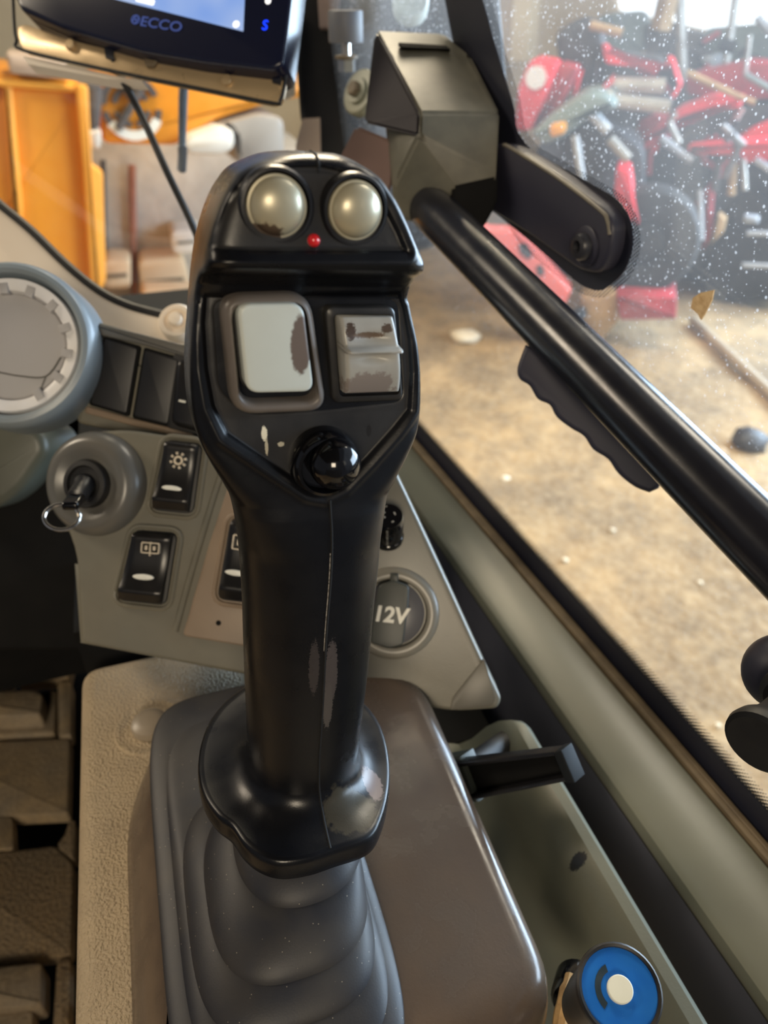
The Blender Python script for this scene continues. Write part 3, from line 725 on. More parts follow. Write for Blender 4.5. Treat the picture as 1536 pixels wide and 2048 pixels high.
def ic_sun(fr, key, ang):
    x_, y_ = fr.loc(357, 921, .0085); parts_ = [loft([[(x_+r*math.cos(i/20*6.2832), y_+r*math.sin(i/20*6.2832), z) for i in range(20)] for r, z in ((.0030, .0075), (.0030, .0092), (.0017, .0092), (.0017, .0075))], False, False)]
    for k in range(8):
        a = k*math.pi/4+.2; d, n = V((math.cos(a), math.sin(a))), V((-math.sin(a), math.cos(a)))
        pts_ = [V((x_, y_))+d*.0038+n*.0006, V((x_, y_))+d*.0054+n*.0008, V((x_, y_))+d*.0054-n*.0008, V((x_, y_))+d*.0038-n*.0006]
        parts_.append(extr([(p.x, p.y) for p in pts_], .0075, .0094))
    part('icon', join(*parts_), m_icon, key, 'printed lamp symbol')
def ic_screen(u, v, w_, h_):
    def f(fr, key, ang):
        x_, y_ = fr.loc(u, v, .0088); R_ = lambda p: (x_+p[0]*math.cos(ang)-p[1]*math.sin(ang), y_+p[0]*math.sin(ang)+p[1]*math.cos(ang))
        o_, i_ = [R_(p) for p in rrect(w_, h_, .001, seg=2)], [R_(p) for p in rrect(w_-.0016, h_-.0016, .0006, seg=2)]
        ps = [ring_extr(o_, i_, .0070, .0096), extr([R_(p) for p in rrect(.0008, h_*1.25, .0003, 0, -.0006, 2)], .0070, .0097)]
        for sx_ in (-1, 1): ps.append(extr([R_(p) for p in rrect(.0016, h_*.4, .0005, sx_*w_*.22, 0, 2)], .0070, .0096))
        part('icon', join(*ps), m_icon, key, 'printed wiper symbol')
    return f
RG = 'rocker switches of the sloping dash panel'
rocker([(336, 884), (402, 892), (384, 1024), (308, 1016)], (344, 977, .0066), 'black rocker switch with printed lamp symbol beside the ignition key', RG, ic_sun)
rocker([(272, 1064), (352, 1070), (330, 1206), (240, 1196)], (287, 1154, .0070), 'black rocker switch with printed wiper symbol below the ignition key', RG, ic_screen(301, 1096, .012, .0072))
rocker([(466, 1040), (552, 1052), (534, 1206), (440, 1194)], (472, 1146, .0070), 'black rocker switch on the brown plate partly hidden behind the joystick', RG, ic_screen(487, 1086, .014, .0095), .0035)

# ignition switch boss and key
K0 = Fr(D.W((*D.loc(190, 968, .0), 0)), D.n*.9+V((-.25, -.12, .08)), D.a)
ig = thing('ignition_switch', 'round conical grey ignition switch boss at the left of the panel', 'switch', K0)
m_boss = mat('grey_boss_plastic', S(72, 72, 70), .30, var=(30, .4, S(84, 78, 68)))
part('boss', lathe([(.0345, -.012), (.0340, .001), (.0325, .0050), (.0295, .0085), (.0265, .0100), (.0225, .0095), (.0190, .0070), (.0150, .0060)], 56), m_boss, ig)
part('lock_barrel', lathe([(.0155, .003), (.0155, .0105), (.0148, .0120), (.0120, .0125), (.0110, .0105), (.0070, .0105), (.0001, .0105)], 40), m_blackmatte, ig)
k0 = K0.W((0, 0, .010)); kd = (at(134, 1022, .436)-k0).normalized(); KE = Fr(k0, kd, UP)
ky = thing('ignition_key', 'black plastic ignition key with steel split ring in the ignition switch', 'key', KE)
part('key_shank', lathe([(.0072, 0), (.0074, .004), (.0062, .006), (.0060, .016), (.0052, .020), (.0030, .021), (.0001, .0212)], 28), m_black, ky)
part('key_bow', extr(rrect(.0100, .0052, .002), .016, .034, .002, 3), m_blackgloss, ky)
m_steel = mat('bright_steel', S(186, 182, 176), .22, 1.0, var=(80, .3, S(150, 140, 128)))
rc = KE.L(at(124, 1034, .440)); rr_ = .0098
rf = Fr(at(124, 1034, .440), -FW+RT*.25+UP*.35, UP)
rp = [KE.L(rf.W((rr_*math.cos(i/40*2*math.pi), rr_*.82*math.sin(i/40*2*math.pi), 0))) for i in range(41)]
part('split_ring', tube(rp, .0013, 8), m_steel, ky, 'bright steel split ring')

# rotary knob
kn = Fr(D.W((*D.loc(776, 1070, .0), 0)), D.n*.55+V((.03, 0, .85)), D.a)
t = thing('rotary_knob', 'small round black knob with worn white marks behind the joystick', 'knob', kn)
part('knob_body', lathe([(.0100, -.003), (.0100, .0010), (.0095, .0014), (.0095, .0205), (.0089, .0217), (.0001, .0217)], 36), m_blackgloss, t)
m_wornw = mat('worn_white_print', S(116, 115, 110), .5, var=(400, .9, S(40, 40, 40)))
ps = []
for a0, a1, r0, r1 in [(1.7, 2.6, .0066, .0076), (3.3, 3.9, .0018, .0030), (.2, .7, .0040, .0050), (5.2, 5.5, .0046, .0058), (2.2, 2.7, .0028, .0040)]:
    ps.append(extr([(r0*math.cos(a0+(a1-a0)*k/4), r0*math.sin(a0+(a1-a0)*k/4)) for k in range(5)]+[(r1*math.cos(a1-(a1-a0)*k/4), r1*math.sin(a1-(a1-a0)*k/4)) for k in range(5)], .0215, .0219))
part('print', join(*ps), m_wornw, t, 'worn white print on the knob face')
part('pointer', box(-.0006, .0006, -.0098, -.0090, .003, .0200), m_wornw, t)

# 12 volt socket
sx_, sy_ = D.loc(786, 1226, .0)
so_ = Fr(D.W((sx_, sy_, 0)), D.n, D.a)
t = thing('power_socket', 'round power socket with a dark cover printed 12V', 'socket', so_)
R_ = .0290
part('ring', lathe([(R_+.002, -.004), (R_, .0010), (R_-.002, .0030), (R_-.0045, .0036), (R_-.0070, .0028), (R_-.0085, -.0005), (R_-.0085, -.002)], 64), mat('pale_grey_socket_ring', S(104, 101, 93), .3, var=(30, .4, S(98, 93, 80))), t, 'raised pale grey ring')
part('socket_disc', lathe([(R_-.0090, -.003), (R_-.0090, .0012), (R_-.0100, .0018), (.0001, .0018)], 48), mat('smoked_socket_disc', S(72, 72, 76), .3, var=(40, .3, S(60, 60, 62))), t)
cv = [(758, 1170), (788, 1160), (818, 1172), (816, 1215), (806, 1290), (778, 1297), (740, 1286), (746, 1222)]
m_cover = mat('dark_grey_cover', S(46, 49, 46), .45, var=(50, .4, S(56, 57, 52)))
cp = part('cover', extr(fillet(so_.px(cv, .008), .0022, 3), .001, .0085, .0010, 3), m_cover, t, 'dark flip cover')
part('hinge_tab', extr(fillet(so_.px([(781, 1148), (797, 1148), (796, 1166), (780, 1166)], .006), .0006, 2), .001, .0075, .0006, 2), m_cover, t)
tx, ty = so_.loc(780, 1231, .0085)
text('12V', .0135, m_white, (tx, ty, .0086), cp, 'lettering', .0002, math.radians(-3), .1, 1.0, .00045)

# ------------------------------------------------------------------ upper dash with blank switches, vent, cowl
Ed = Fr(at(280, 770, .505), -FW+V((0, 0, -.10))+RT*-.10, (0, 0, 1))
ud = thing('upper_dash', 'grey upper dash section holding two blank switch covers', 'dash panel', Ed)
part('panel', extr(fillet(Ed.px([(168, 636), (260, 662), (410, 700), (560, 735), (560, 960), (380, 905), (250, 868), (150, 846)]), .004, 3), -.04, 0, .004, 3), m_dash, ud)
part('lip', extr(fillet(Ed.px([(176, 812), (270, 838), (390, 866), (390, 880), (268, 852), (172, 826)]), .0015, 3), -.002, .0030, .0014, 3), m_plateb, ud, 'brown grey ledge below the blanks')  # ledge in the same brown grey plastic as the switch plate
part('top_rail', extr(fillet(Ed.px([(176, 644), (280, 668), (420, 702), (420, 728), (285, 690), (186, 668)]), .002, 3), -.002, .0035, .0016, 3), m_boss, ud)
BG = 'blank switch covers in the upper dash'
def blank(q, lab):
    p = [V((*Ed.loc(u, v, 0), 0)) for u, v in q]; c = sum(p, V((0, 0, 0)))/4
    fr = Fr(Ed.W(c), Ed.n, Ed.a)
    t = thing('blank_switch_cover', lab, 'switch cover', fr, BG)
    raw = ccw([(a.x-c.x, a.y-c.y) for a in p]); o_ = fillet(raw, .002, 3)
    part('frame', extr(o_, -.003, .0022, .0008, 2), m_hole, t)
    part('cover_plate', extr(fillet(inset(raw, .0018), .0022, 4), -.001, .0034, .0006, 2), mat('black_blank_plastic', S(24, 24, 27), .45, var=(30, .3, S(34, 33, 34))), t)
blank([(210, 672), (284, 693), (260, 834), (180, 810)], 'black blank switch cover next to the air vent')
blank([(290, 695), (364, 716), (342, 855), (266, 836)], 'black blank switch cover second from the air vent')
rs = Fr(Ed.W((*Ed.loc(372, 782, .0), 0)), Ed.n, Ed.a)
t = thing('rocker_switch', 'black rounded rocker switch half hidden behind the joystick head beside the blanks', 'switch', rs)
part('bezel', extr(fillet(rs.px([(350, 706), (440, 728), (420, 880), (336, 856)]), .003, 3), -.003, .003, .001, 2), m_blackmatte, t)
part('key', extr(fillet(rs.px([(354, 716), (430, 735), (414, 868), (342, 850)], .006), .006, 5), .002, .0085, .004, 4), m_sw, t)
part('indicator_lens', extr(fillet(rs.px([(358, 799), (372, 802), (371, 806), (357, 803)], .0085), .0004, 2), .006, .0088), m_lens, t)

Vf = Fr(at(20, 690, .485), -FW+RT*.05+V((0, 0, .02)), (0, 0, 1))
ve = thing('air_vent', 'round pale grey air vent with closed disc and notched ring', 'vent', Vf)
k_ = .485/FP
part('outer_ring', lathe([(168*k_, -.030), (168*k_, -.004), (165*k_, .0020), (158*k_, .0050), (150*k_, .0056), (143*k_, .0036), (139*k_, -.002), (137*k_, -.010)], 80), m_vent, ve)
part('inner_ring', lathe([(136*k_, -.012), (136*k_, -.001), (133*k_, .0012), (120*k_, .0004), (111*k_, -.0010), (107*k_, -.006)], 80), m_ventwhite, ve, 'off-white notched ring')
part('disc', lathe([(107*k_, -.012), (107*k_, -.0045), (104*k_, -.0032), (60*k_, -.0022), (.0001, -.0018)], 64), m_ventdisc, ve)
for k in range(11):
    a = math.radians(-62+k*26); c_, s_ = math.cos(a), math.sin(a); r1 = 112*k_
    part('notch', xf(box(-.0028, .0028, -.0030, .0042, -.006, .0016, .0006), Matrix.Translation((r1*c_, r1*s_, 0)) @ Matrix.Rotation(a-math.pi/2, 4, 'Z')), m_ventdisc, ve)
gv = [V((*Vf.loc(u, v, -.0028), -.0024)) for u, v in [(-60, 735), (0, 745), (40, 752), (92, 753), (122, 715)]]
part('flap_line', tube(catmull(gv, 5), .0006, 6), m_boss, ve)
gv = [V((*Vf.loc(u, v, -.0028), -.0026)) for u, v in [(92, 753), (80, 782), (64, 806)]]
part('flap_line', tube(gv, .0006, 6), m_boss, ve)
# lower dash below the vent
Ld = Fr(at(40, 980, .56), -FW+V((0, 0, -.15)), (0, 0, 1))
ld = thing('lower_dash', 'olive grey lower dash panel with rounded corner below the air vent', 'dash panel', Ld)
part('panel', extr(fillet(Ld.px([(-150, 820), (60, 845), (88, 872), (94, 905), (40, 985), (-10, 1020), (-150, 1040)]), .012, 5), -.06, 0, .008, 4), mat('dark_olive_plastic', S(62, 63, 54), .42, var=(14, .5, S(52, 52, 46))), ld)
part('column_cover', extr(fillet(Ld.px([(90, 900), (170, 890), (220, 1050), (190, 1300), (-150, 1300), (-150, 1000), (0, 1000), (50, 950)], -.04), .01, 4), -.12, -.035, .005, 3), m_hole, ld, 'cover painted black for the shade below the dash')  # black colour stands in for the shade below the lower dash
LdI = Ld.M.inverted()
part('dash_shade_block', xf(box(-1.2, -.13, .68, 1.01, .20, .60, .02), LdI), m_hole, ld, 'black block added to shade the space under the dash')  # added to block light from the left and keep the footwell dark
# cowl: pale trim below the windscreen
Cw = Fr(at(150, 560, .60), -FW+V((0, 0, .25)), (0, 0, 1))
cw = thing('cowl_trim', 'pale beige curved trim along the foot of the windscreen', 'trim', Cw)
top_c = [(-120, 300), (-40, 376), (0, 412), (60, 462), (130, 530), (195, 582), (255, 612), (330, 632), (420, 650), (560, 680)]
tc_ = catmull([V((*Cw.loc(u, v, 0), 0)) for u, v in top_c], 5)
part('trim_panel', extr([(p.x, p.y) for p in tc_]+[Cw.loc(u, v, 0) for u, v in [(560, 820), (170, 760), (-120, 720)]], -.05, 0, .006, 4), m_cowl, cw)
part('seal', tube([p+V((0, .0015, -.003)) for p in tc_], .0038, 10), m_blackmatte, cw, 'black rubber seal along the top edge')
hg = Cw.loc(352, 640, .01)
part('cable_gland', shift(lathe([(.015, -.01), (.015, .003), (.013, .006), (.010, .006), (.009, .003), (.0055, .003), (.005, .010), (.0001, .011)], 30), (hg[0], hg[1], .004)), m_cowl, cw, 'beige cable gland ring')

# ------------------------------------------------------------------ monitor on its bracket
Mo = Fr(at(330, 60, .56), -FW+RT*-.20+V((0, 0, .05)), (0, 0, 1))
mo = thing('camera_monitor', 'black camera monitor with lit pale blue screen at the top left', 'monitor', Mo)
m_bez = mat('navy_black_bezel', S(22, 26, 48), .22, var=(20, .3, S(28, 30, 46)))
bzp = [(14, -240), (24, -20), (40, 18), (121, 53), (202, 78), (283, 101), (404, 122), (545, 138), (566, 128), (582, 0), (612, -240)]
part('housing', extr(fillet(Mo.px(bzp), .004, 4), -.028, 0, .003, 3), m_bez, mo)
def scrmat():
    m = bpy.data.materials.new('lit_screen'); m.use_nodes = True; N = m.node_tree.nodes; K = m.node_tree.links.new; b = N['Principled BSDF']
    tc = N.new('ShaderNodeTexCoord'); n = N.new('ShaderNodeTexNoise'); n.inputs['Scale'].default_value = 14; K(tc.outputs['Object'], n.inputs['Vector'])
    r = N.new('ShaderNodeValToRGB'); r.color_ramp.elements[0].color = S(120, 160, 232); r.color_ramp.elements[1].color = S(198, 214, 240); r.color_ramp.elements[0].position = .3; r.color_ramp.elements[1].position = .72
    K(n.outputs['Fac'], r.inputs[0]); K(r.outputs[0], b.inputs['Emission Color']); b.inputs['Emission Strength'].default_value = .85
    b.inputs['Base Color'].default_value = (.02, .02, .03, 1); b.inputs['Roughness'].default_value = .15
    return m
scr = part('screen', extr(Mo.px([(120, -240), (128, -28), (486, 62), (500, -240)], .0005), -.001, .0006), scrmat(), mo, 'lit pale blue screen')
m_sw_ = emis('screen_white', (1, 1, 1, 1), 1.0)
sx_, sy_ = Mo.loc(472, 48, .001)
part('screen_icon', lathe([(.0026, .0005), (.0026, .0009), (.0001, .0009)], 14, (sx_, sy_)), m_sw_, scr)
sx_, sy_ = Mo.loc(290, 1, .001); ang = math.atan2(Mo.loc(486, 62)[1]-Mo.loc(128, -28)[1], Mo.loc(486, 62)[0]-Mo.loc(128, -28)[0])
part('screen_print', xf(extr(rrect(.016, .004, .001), .0004, .0009), Matrix.Translation((sx_, sy_, 0)) @ Matrix.Rotation(ang, 4, 'Z')), m_sw_, scr)
m_logo = emis('dim_blue_lettering', S(70, 86, 150), .5)
sx_, sy_ = Mo.loc(322, 49, .0005); text('ECCO', .0105, m_logo, (sx_, sy_, .0004), mo, 'lettering', .0002, ang*.62, 0, 1.25)
sx_, sy_ = Mo.loc(271, 39, .0005)
part('emblem', join(*[ring_extr([(sx_+dx+r*math.cos(k/16*6.2832), sy_+dy+r*math.sin(k/16*6.2832)) for k in range(16)], [(sx_+dx+(r-.0007)*math.cos(k/16*6.2832), sy_+dy+(r-.0007)*math.sin(k/16*6.2832)) for k in range(16)], .0002, .0007) for dx, dy, r in ((0, 0, .0036), (.0006, .0012, .0020), (-.0006, -.0012, .0020))]), m_logo, mo, 'small round emblem before the lettering')
m_key_b = emis('blue_lit_key', S(20, 60, 255), 1.6)
sx_, sy_ = Mo.loc(530, 51, .0005); text('S', .0105, m_key_b, (sx_, sy_, .0004), mo, 'lit_letter', .0002, ang*.3)
sx_, sy_ = Mo.loc(536, 2, .0005)
part('touch_key', lathe([(.0022, .0002), (.0022, .0007), (.0001, .0007)], 14, (sx_, sy_)), m_sw_, mo)
# bracket
br = thing('monitor_bracket', 'bare steel mounting plate with bolts under the camera monitor', 'bracket', Mo)
m_plate_s = mat('brushed_steel_plate', S(168, 146, 112), .32, .45, var=(10, .4, S(148, 128, 100)), rvar=.06)
bp = [(30, 50), (33, 80), (48, 101), (226, 141), (548, 206), (563, 198), (570, 158), (545, 152), (404, 132), (283, 112), (202, 92), (121, 72), (48, 44)]
part('plate', extr(fillet(Mo.px(bp, -.012), .003, 3), -.018, -.014, .0008, 2), m_plate_s, br)
ed = [V((*Mo.loc(u, v, -.0135), -.0135)) for u, v in [(24, -60), (28, 40), (33, 80), (48, 101), (226, 142), (400, 177), (545, 206), (560, 201), (570, 160), (590, 20)]]
part('edge_trim', tube(catmull(ed, 4), .0013, 8), m_blackmatte, br, 'black edging round the plate')
part('flange', extr(Mo.px([(44, 110), (226, 149), (282, 160), (215, 156), (52, 126)], -.016), -.030, -.017), m_cowl, br, 'flange coloured pale for the light on it')  # pale trim colour stands in for light falling on the flange
for (u, v, r) in [(143, 92, .0044), (305, 124, .0062), (456, 163, .0042)]:
    x_, y_ = Mo.loc(u, v, -.014)
    part('bolt', lathe([(r, -.015), (r, -.0115), (r*.8, -.0105), (.0001, -.0105)], 6 if r > .005 else 20, (x_, y_)), m_plate_s if r < .005 else m_seal, br)
for q in ([(205, 78), (226, 84), (228, 120), (212, 116)], [(292, 96), (318, 100), (318, 120), (294, 116)], [(540, 130), (566, 126), (562, 170), (545, 165)]):
    part('tab', extr(Mo.px(q, -.013), -.018, -.0125), m_dark, br)
cab = [at(u, v, d) for u, v, d in [(228, 120, .585), (245, 158, .59), (270, 205, .60), (300, 268, .60), (338, 352, .60), (384, 448, .61), (420, 540, .63), (440, 620, .66)]]
solo('monitor_cable', tube(catmull(cab, 5), .0030, 10), m_blackmatte, 'thin black cable hanging down from the camera monitor', 'cable')

# ------------------------------------------------------------------ front pillar group
HS = .73    # the cover sits this side of the glass
def hull(pts):
    bm = bmesh.new()
    for p in pts: bm.verts.new(p)
    r = bmesh.ops.convex_hull(bm, input=bm.verts)
    for v_ in [x for x in bm.verts if not x.link_faces]: bm.verts.remove(v_)
    bmesh.ops.dissolve_limit(bm, angle_limit=math.radians(14), verts=bm.verts, edges=bm.edges)
    bmesh.ops.bevel(bm, geom=list(bm.edges), offset=.0022, segments=2, affect='EDGES', clamp_overlap=True)
    bm.verts.index_update(); vs_ = [v_.co.copy() for v_ in bm.verts]; fs_ = [tuple(v_.index for v_ in f.verts) for f in bm.faces]; bm.free()
    return vs_, fs_
def hpx(front, push): return hull([at(u, v, d*HS) for u, v, d in front]+[at(u, v, d*HS+push*HS) for u, v, d in front])
m_pillar = mat('dark_pillar_trim', S(20, 20, 23), .5, spec=.3, var=[(10, .4, S(32, 31, 30))])
PF = Fr(at(780, 200, .86), -FW+V((0, 0, -.3)), (0, 0, 1))
o = struct('trim_3', extr(fillet(PF.px([(560, -200), (985, -200), (1010, 100), (1030, 330), (960, 440), (850, 500), (700, 500), (640, 330), (600, 240), (586, 60)]), .01, 4), -.07, 0, .008, 3), m_pillar, 'dark front pillar', PF)
part('reveal_strip', extr(PF.px([(606, 238), (640, 236), (642, 330), (590, 330), (592, 290)], .001), -.002, .003), mat('beige_reveal', S(150, 130, 112), .4, var=(20, .3, S(130, 112, 98))), o)
part('reveal_strip', extr(PF.px([(578, 20), (600, 30), (590, 190), (570, 200)], .001), -.002, .003), mat('pale_dotted_edge', S(176, 162, 140), .5, specks=(500, .35, S(120, 110, 96))), o)
part('reveal_strip', extr(PF.px([(634, -40), (690, -40), (668, 60), (640, 60)], .001), -.002, .010), mat('brown_reveal', S(122, 104, 94), .45, var=(20, .3, S(104, 90, 82))), o)
hc = thing('hinge_cover', 'faceted dusty grey plastic cover on the front pillar', 'cover', Fr(at(870, 460, .77*HS), (0, -1, 0)))
HCi = Fr(at(870, 460, .77*HS), (0, -1, 0)).M.inverted()
m_hc = mat('dusty_olive_plastic', S(74, 72, 62), .45, var=[(16, .6, S(100, 94, 78)), (60, .4, S(52, 50, 44))])
hp = [(752, 62, .80), (884, 68, .80), (900, 76, .80), (941, 114, .775), (788, 111, .765), (840, 224, .715), (998, 226, .735), (996, 352, .745), (972, 452, .765), (801, 283, .735), (786, 374, .755), (838, 268, .716), (790, 440, .775)]
part('shell', xf(hpx(hp, .07), HCi), m_hc, hc)
part('side_wing', xf(hpx([(748, 75, .796), (754, 66, .79), (789, 114, .762), (839, 226, .712), (837, 272, .712), (800, 262, .73), (729, 246, .755), (740, 150, .775)], .012), HCi), mat('plum_grey_plastic', S(34, 30, 36), .6, spec=.25, var=(30, .3, S(44, 39, 41))), hc, 'dark plum side wing')
part('lower_block', xf(hpx([(905, 372, .738), (995, 352, .738), (992, 410, .745), (966, 456, .755), (930, 474, .76), (896, 430, .75)], .05), HCi), m_hole, hc, 'dark lower block')
sl = [at(u, v, d*HS) for u, v, d in [(797, 88, .780), (892, 94, .783), (900, 101, .780), (803, 97, .776)]]
part('slot', xf(poly3([p-FW*.002 for p in sl], FW*-1, .004), HCi), m_hole, hc)
part('post', xf(hpx([(713, 252, .775), (792, 284, .765), (784, 368, .775), (760, 440, .79), (672, 330, .80), (690, 292, .79)], .04), HCi), mat('brown_painted_post', S(92, 74, 68), .42, var=(20, .4, S(78, 64, 58))), hc, 'brown painted post')
def vfr(u, v, d, n, up=(0, 0, 1)): return Fr(at(u, v, d), n, up)
f_ = vfr(692, 80, .705, (0, 0, 1), (0, 1, 0))
t = thing('clamp_knob', 'grey cylindrical clamp knob with bolt beside the monitor', 'knob', f_)
m_knob = mat('slate_grey_plastic', S(82, 84, 90), .5, var=(40, .4, S(100, 96, 88)))
part('knob_head', lathe([(.0160, -.002), (.0165, .000), (.0165, .022), (.0158, .0235), (.0001, .0238)], 32), m_knob, t)
part('bolt', lathe([(.0045, -.013), (.0045, -.001)], 14), m_steel, t)
part('nut', lathe([(.0085, -.026), (.0085, -.016), (.0070, -.0145), (.0045, -.0145)], 6), m_steel, t)
part('washer', lathe([(.0110, -.0150), (.0110, -.0125), (.0050, -.0125)], 24), m_seal, t)
f_ = vfr(716, 182, .765, -FW+RT*-.9)
t = thing('pivot_washer', 'dull grey stacked pivot washers beside the faceted cover', 'washer', f_)
part('washer', lathe([(.0225, -.010), (.0225, -.002), (.0205, 0), (.0130, .0005), (.0125, .004), (.0001, .0042)], 36), m_tray, t)
part('pivot_bolt', lathe([(.0075, .003), (.0075, .009), (.006, .010), (.0001, .010)], 6), m_seal, t)
f_ = vfr(822, -4, .74, -FW+V((0, 0, -.2)))
t = thing('pillar_knob', 'pale grey round knob at the top of the pillar', 'knob', f_)
part('knob_face', lathe([(.0185, -.02), (.0185, -.004), (.0165, 0), (.010, .0015), (.0001, .0018)], 36), mat('pale_green_grey', S(168, 176, 170), .5, var=(60, .5, S(140, 146, 140))), t)
part('stem', lathe([(.008, -.08), (.008, -.019)], 16), m_dark, t)

# hinge arm on the side glass
AX = lambda u, v, c: G.loc(u, v, c)
ax_, ay_ = G.loc(1110, 410, .004)
HA = Fr(G.W((ax_, ay_, .0009)), G.n, G.a)
ha = thing('door_stay', 'dark rounded stay arm with a bolt on the side window', 'bracket', HA)
m_arm = mat('slate_black_paint', S(40, 40, 53), .46, var=(20, .3, S(48, 47, 56)))
hp_ = fillet(HA.px([(980, 286), (1020, 290), (1120, 352), (1206, 416), (1226, 448), (1220, 505), (1198, 548), (1158, 540), (1060, 470), (980, 420)], .010), .008, 5)
part('arm', extr(hp_, 0, .0105, .0030, 4), m_arm, ha)
ex_ = [V((*HA.loc(u, v, .0105), .0098)) for u, v in [(1006, 290), (1024, 298), (1120, 360), (1198, 420), (1213, 440), (1218, 470)]]
part('highlight_bead', tube(catmull(ex_, 5), .0014, 8), mat('edge_highlight_paint', S(92, 87, 76), .5, var=(60, .5, S(60, 57, 54))), ha, 'pale bead painted as the upper edge highlight')  # pale bead imitates the highlight along the arm's upper edge
bx_, by_ = HA.loc(1174, 492, .0105)
part('washer', lathe([(.0125, .0098), (.0125, .0120), (.0110, .0128), (.006, .0128)], 32, (bx_, by_)), m_arm, ha)
bo = part('bolt', lathe([(.0085, .012), (.0085, .0160), (.0072, .0180), (.0042, .0184), (.0036, .0150), (.0001, .0150)], 28, (bx_, by_)), m_dark, ha, 'dark socket head bolt')

# ------------------------------------------------------------------ grab rail with ribbed finger grip
ra, rb = at(850, 405, .565), at(1640, 1196, .318)
rd = (rb-ra).normalized()
RF = Fr(ra.lerp(rb, .5), (CAM-ra.lerp(rb, .5)), rd)
rail = thing('grab_rail', 'satin black tubular grab rail running across the side window', 'grab rail', Fr(rb, (CAM-rb), rd))
RI = Fr(rb, (CAM-rb), rd).M.inverted()
m_rail = mat('satin_black_paint', S(24, 25, 32), .24, var=[(12, .3, S(36, 34, 38))], rvar=.04)
rc_ = rb+rd*.10; rw = V((.297, rc_.y-.05, rc_.z-.05))
rp_ = [ra, ra+rd*.001, ra+rd*.003, ra+rd*.008]+[ra.lerp(rb, k/10) for k in range(1, 11)]+catmull([rb, rb+rd*.06, rc_, rc_+rd*.03+V((.012, 0, -.006)), rw], 5)[1:]
rr2 = [.0085, .011, .0140, .0165]+[.0165]*(len(rp_)-4)
part('tube', xf(tube(rp_, rr2, 40), RI), m_rail, rail, sharp=60)
part('tube_socket', xf(rod(ra-rd*.03, ra+rd*.004, .013, 24), RI), m_dark, rail)
GP = Fr(at(1180, 830, .46), (CAM-at(1180, 830, .46)), (0, 0, 1))
gp = GP.px([(1052, 690), (1036, 735), (1040, 758), (1060, 772), (1076, 798), (1100, 810), (1114, 834), (1142, 856), (1168, 872), (1186, 898), (1216, 918), (1236, 946), (1268, 972), (1298, 984), (1316, 976), (1340, 930), (1180, 760)])
gpl = [p for p in gp]
gs = [(p.x, p.y) for p in catmull([V((x, y, 0)) for x, y in gpl[:14]], 4)]+gpl[14:]
part('finger_grip', xf(extr(gs, -.012, .006, .003, 3), RI @ GP.M), m_arm, rail, 'ribbed dark finger grip under the rail')

# ------------------------------------------------------------------ latch at the right edge
la = at(1590, 1400, .300); lb = at(1516, 1488, .282)
LF = Fr(la, (lb-la), (0, 0, 1))
lt = thing('window_latch', 'black rubber window latch knob at the right edge of the photo', 'latch', LF)
ln = (lb-la).length
part('knob', lathe([(.0060, -.004), (.0075, .002), (.0085, ln*.45), (.0098, ln*.62), (.0128, ln*.78), (.0138, ln*.90), (.0134, ln*.97), (.0118, ln*1.01), (.0001, ln*1.02)], 36), m_blackmatte, lt)
part('collar', lathe([(.0125, -.012), (.0140, -.006), (.0138, .001), (.0110, .004), (.0060, .004)], 36), m_blackmatte, lt)
part('pivot', xf(ball((0, 0, 0), .0165, 32, 16), LF.M.inverted() @ Matrix.Translation(at(1566, 1345, .318))), m_arm, lt)
pv = at(1566, 1345, .318); part('mount', xf(rod(pv, V((.302, pv.y-.01, pv.z-.01)), .009, 20), LF.M.inverted()), m_arm, lt)

# ------------------------------------------------------------------ lever
la, lb = onz(935, 1556, .462), at(1148, 1522, .392)
ldir = (lb-la); LL = ldir.length
tocam = (CAM-la).normalized()+V((0, -.3, 0)); tocam = tocam-ldir.normalized()*tocam.dot(ldir.normalized())
LV = Fr(la, tocam, ldir)
lv = thing('lever', 'black plastic lever with a channel along it to the right of the housing', 'lever', LV)
def seg(x0, x1, x2, x3, y0, y1, z0, z1, bev=.001): return extr(fillet([(x0, y0), (x1, y0), (x2, y1), (x3, y1)], .001, 2), z0, z1, bev, 2)
part('floor', seg(-.011, .011, .0072, -.0072, -.002, LL-.001, -.003, .000), m_hole, lv)
part('flange', seg(-.012, -.0088, -.0055, -.0080, -.002, LL, -.003, .0055), m_black, lv)
part('flange', seg(.0088, .012, .0080, .0055, -.002, LL, -.003, .0055), m_black, lv)
part('end_cap', seg(-.0085, .0085, .0090, -.0090, LL-.005, LL+.001, -.003, .0078), mat('teal_black_plastic', S(18, 21, 24), .6, spec=.25, var=(40, .3, S(28, 31, 33))), lv, 'worn end of the lever')
part('hub', xf(box(-.014, .014, -.022, .004, -.010, .004, .002), Matrix.Identity(4)), mat('green_black_plastic', S(52, 56, 50), .4, var=(40, .4, S(70, 68, 58))), lv)
part('stem', xf(rod((0, -.012, -.004), (0, -.016, -.070), .008, 16), Matrix.Identity(4)), m_blackmatte, lv)

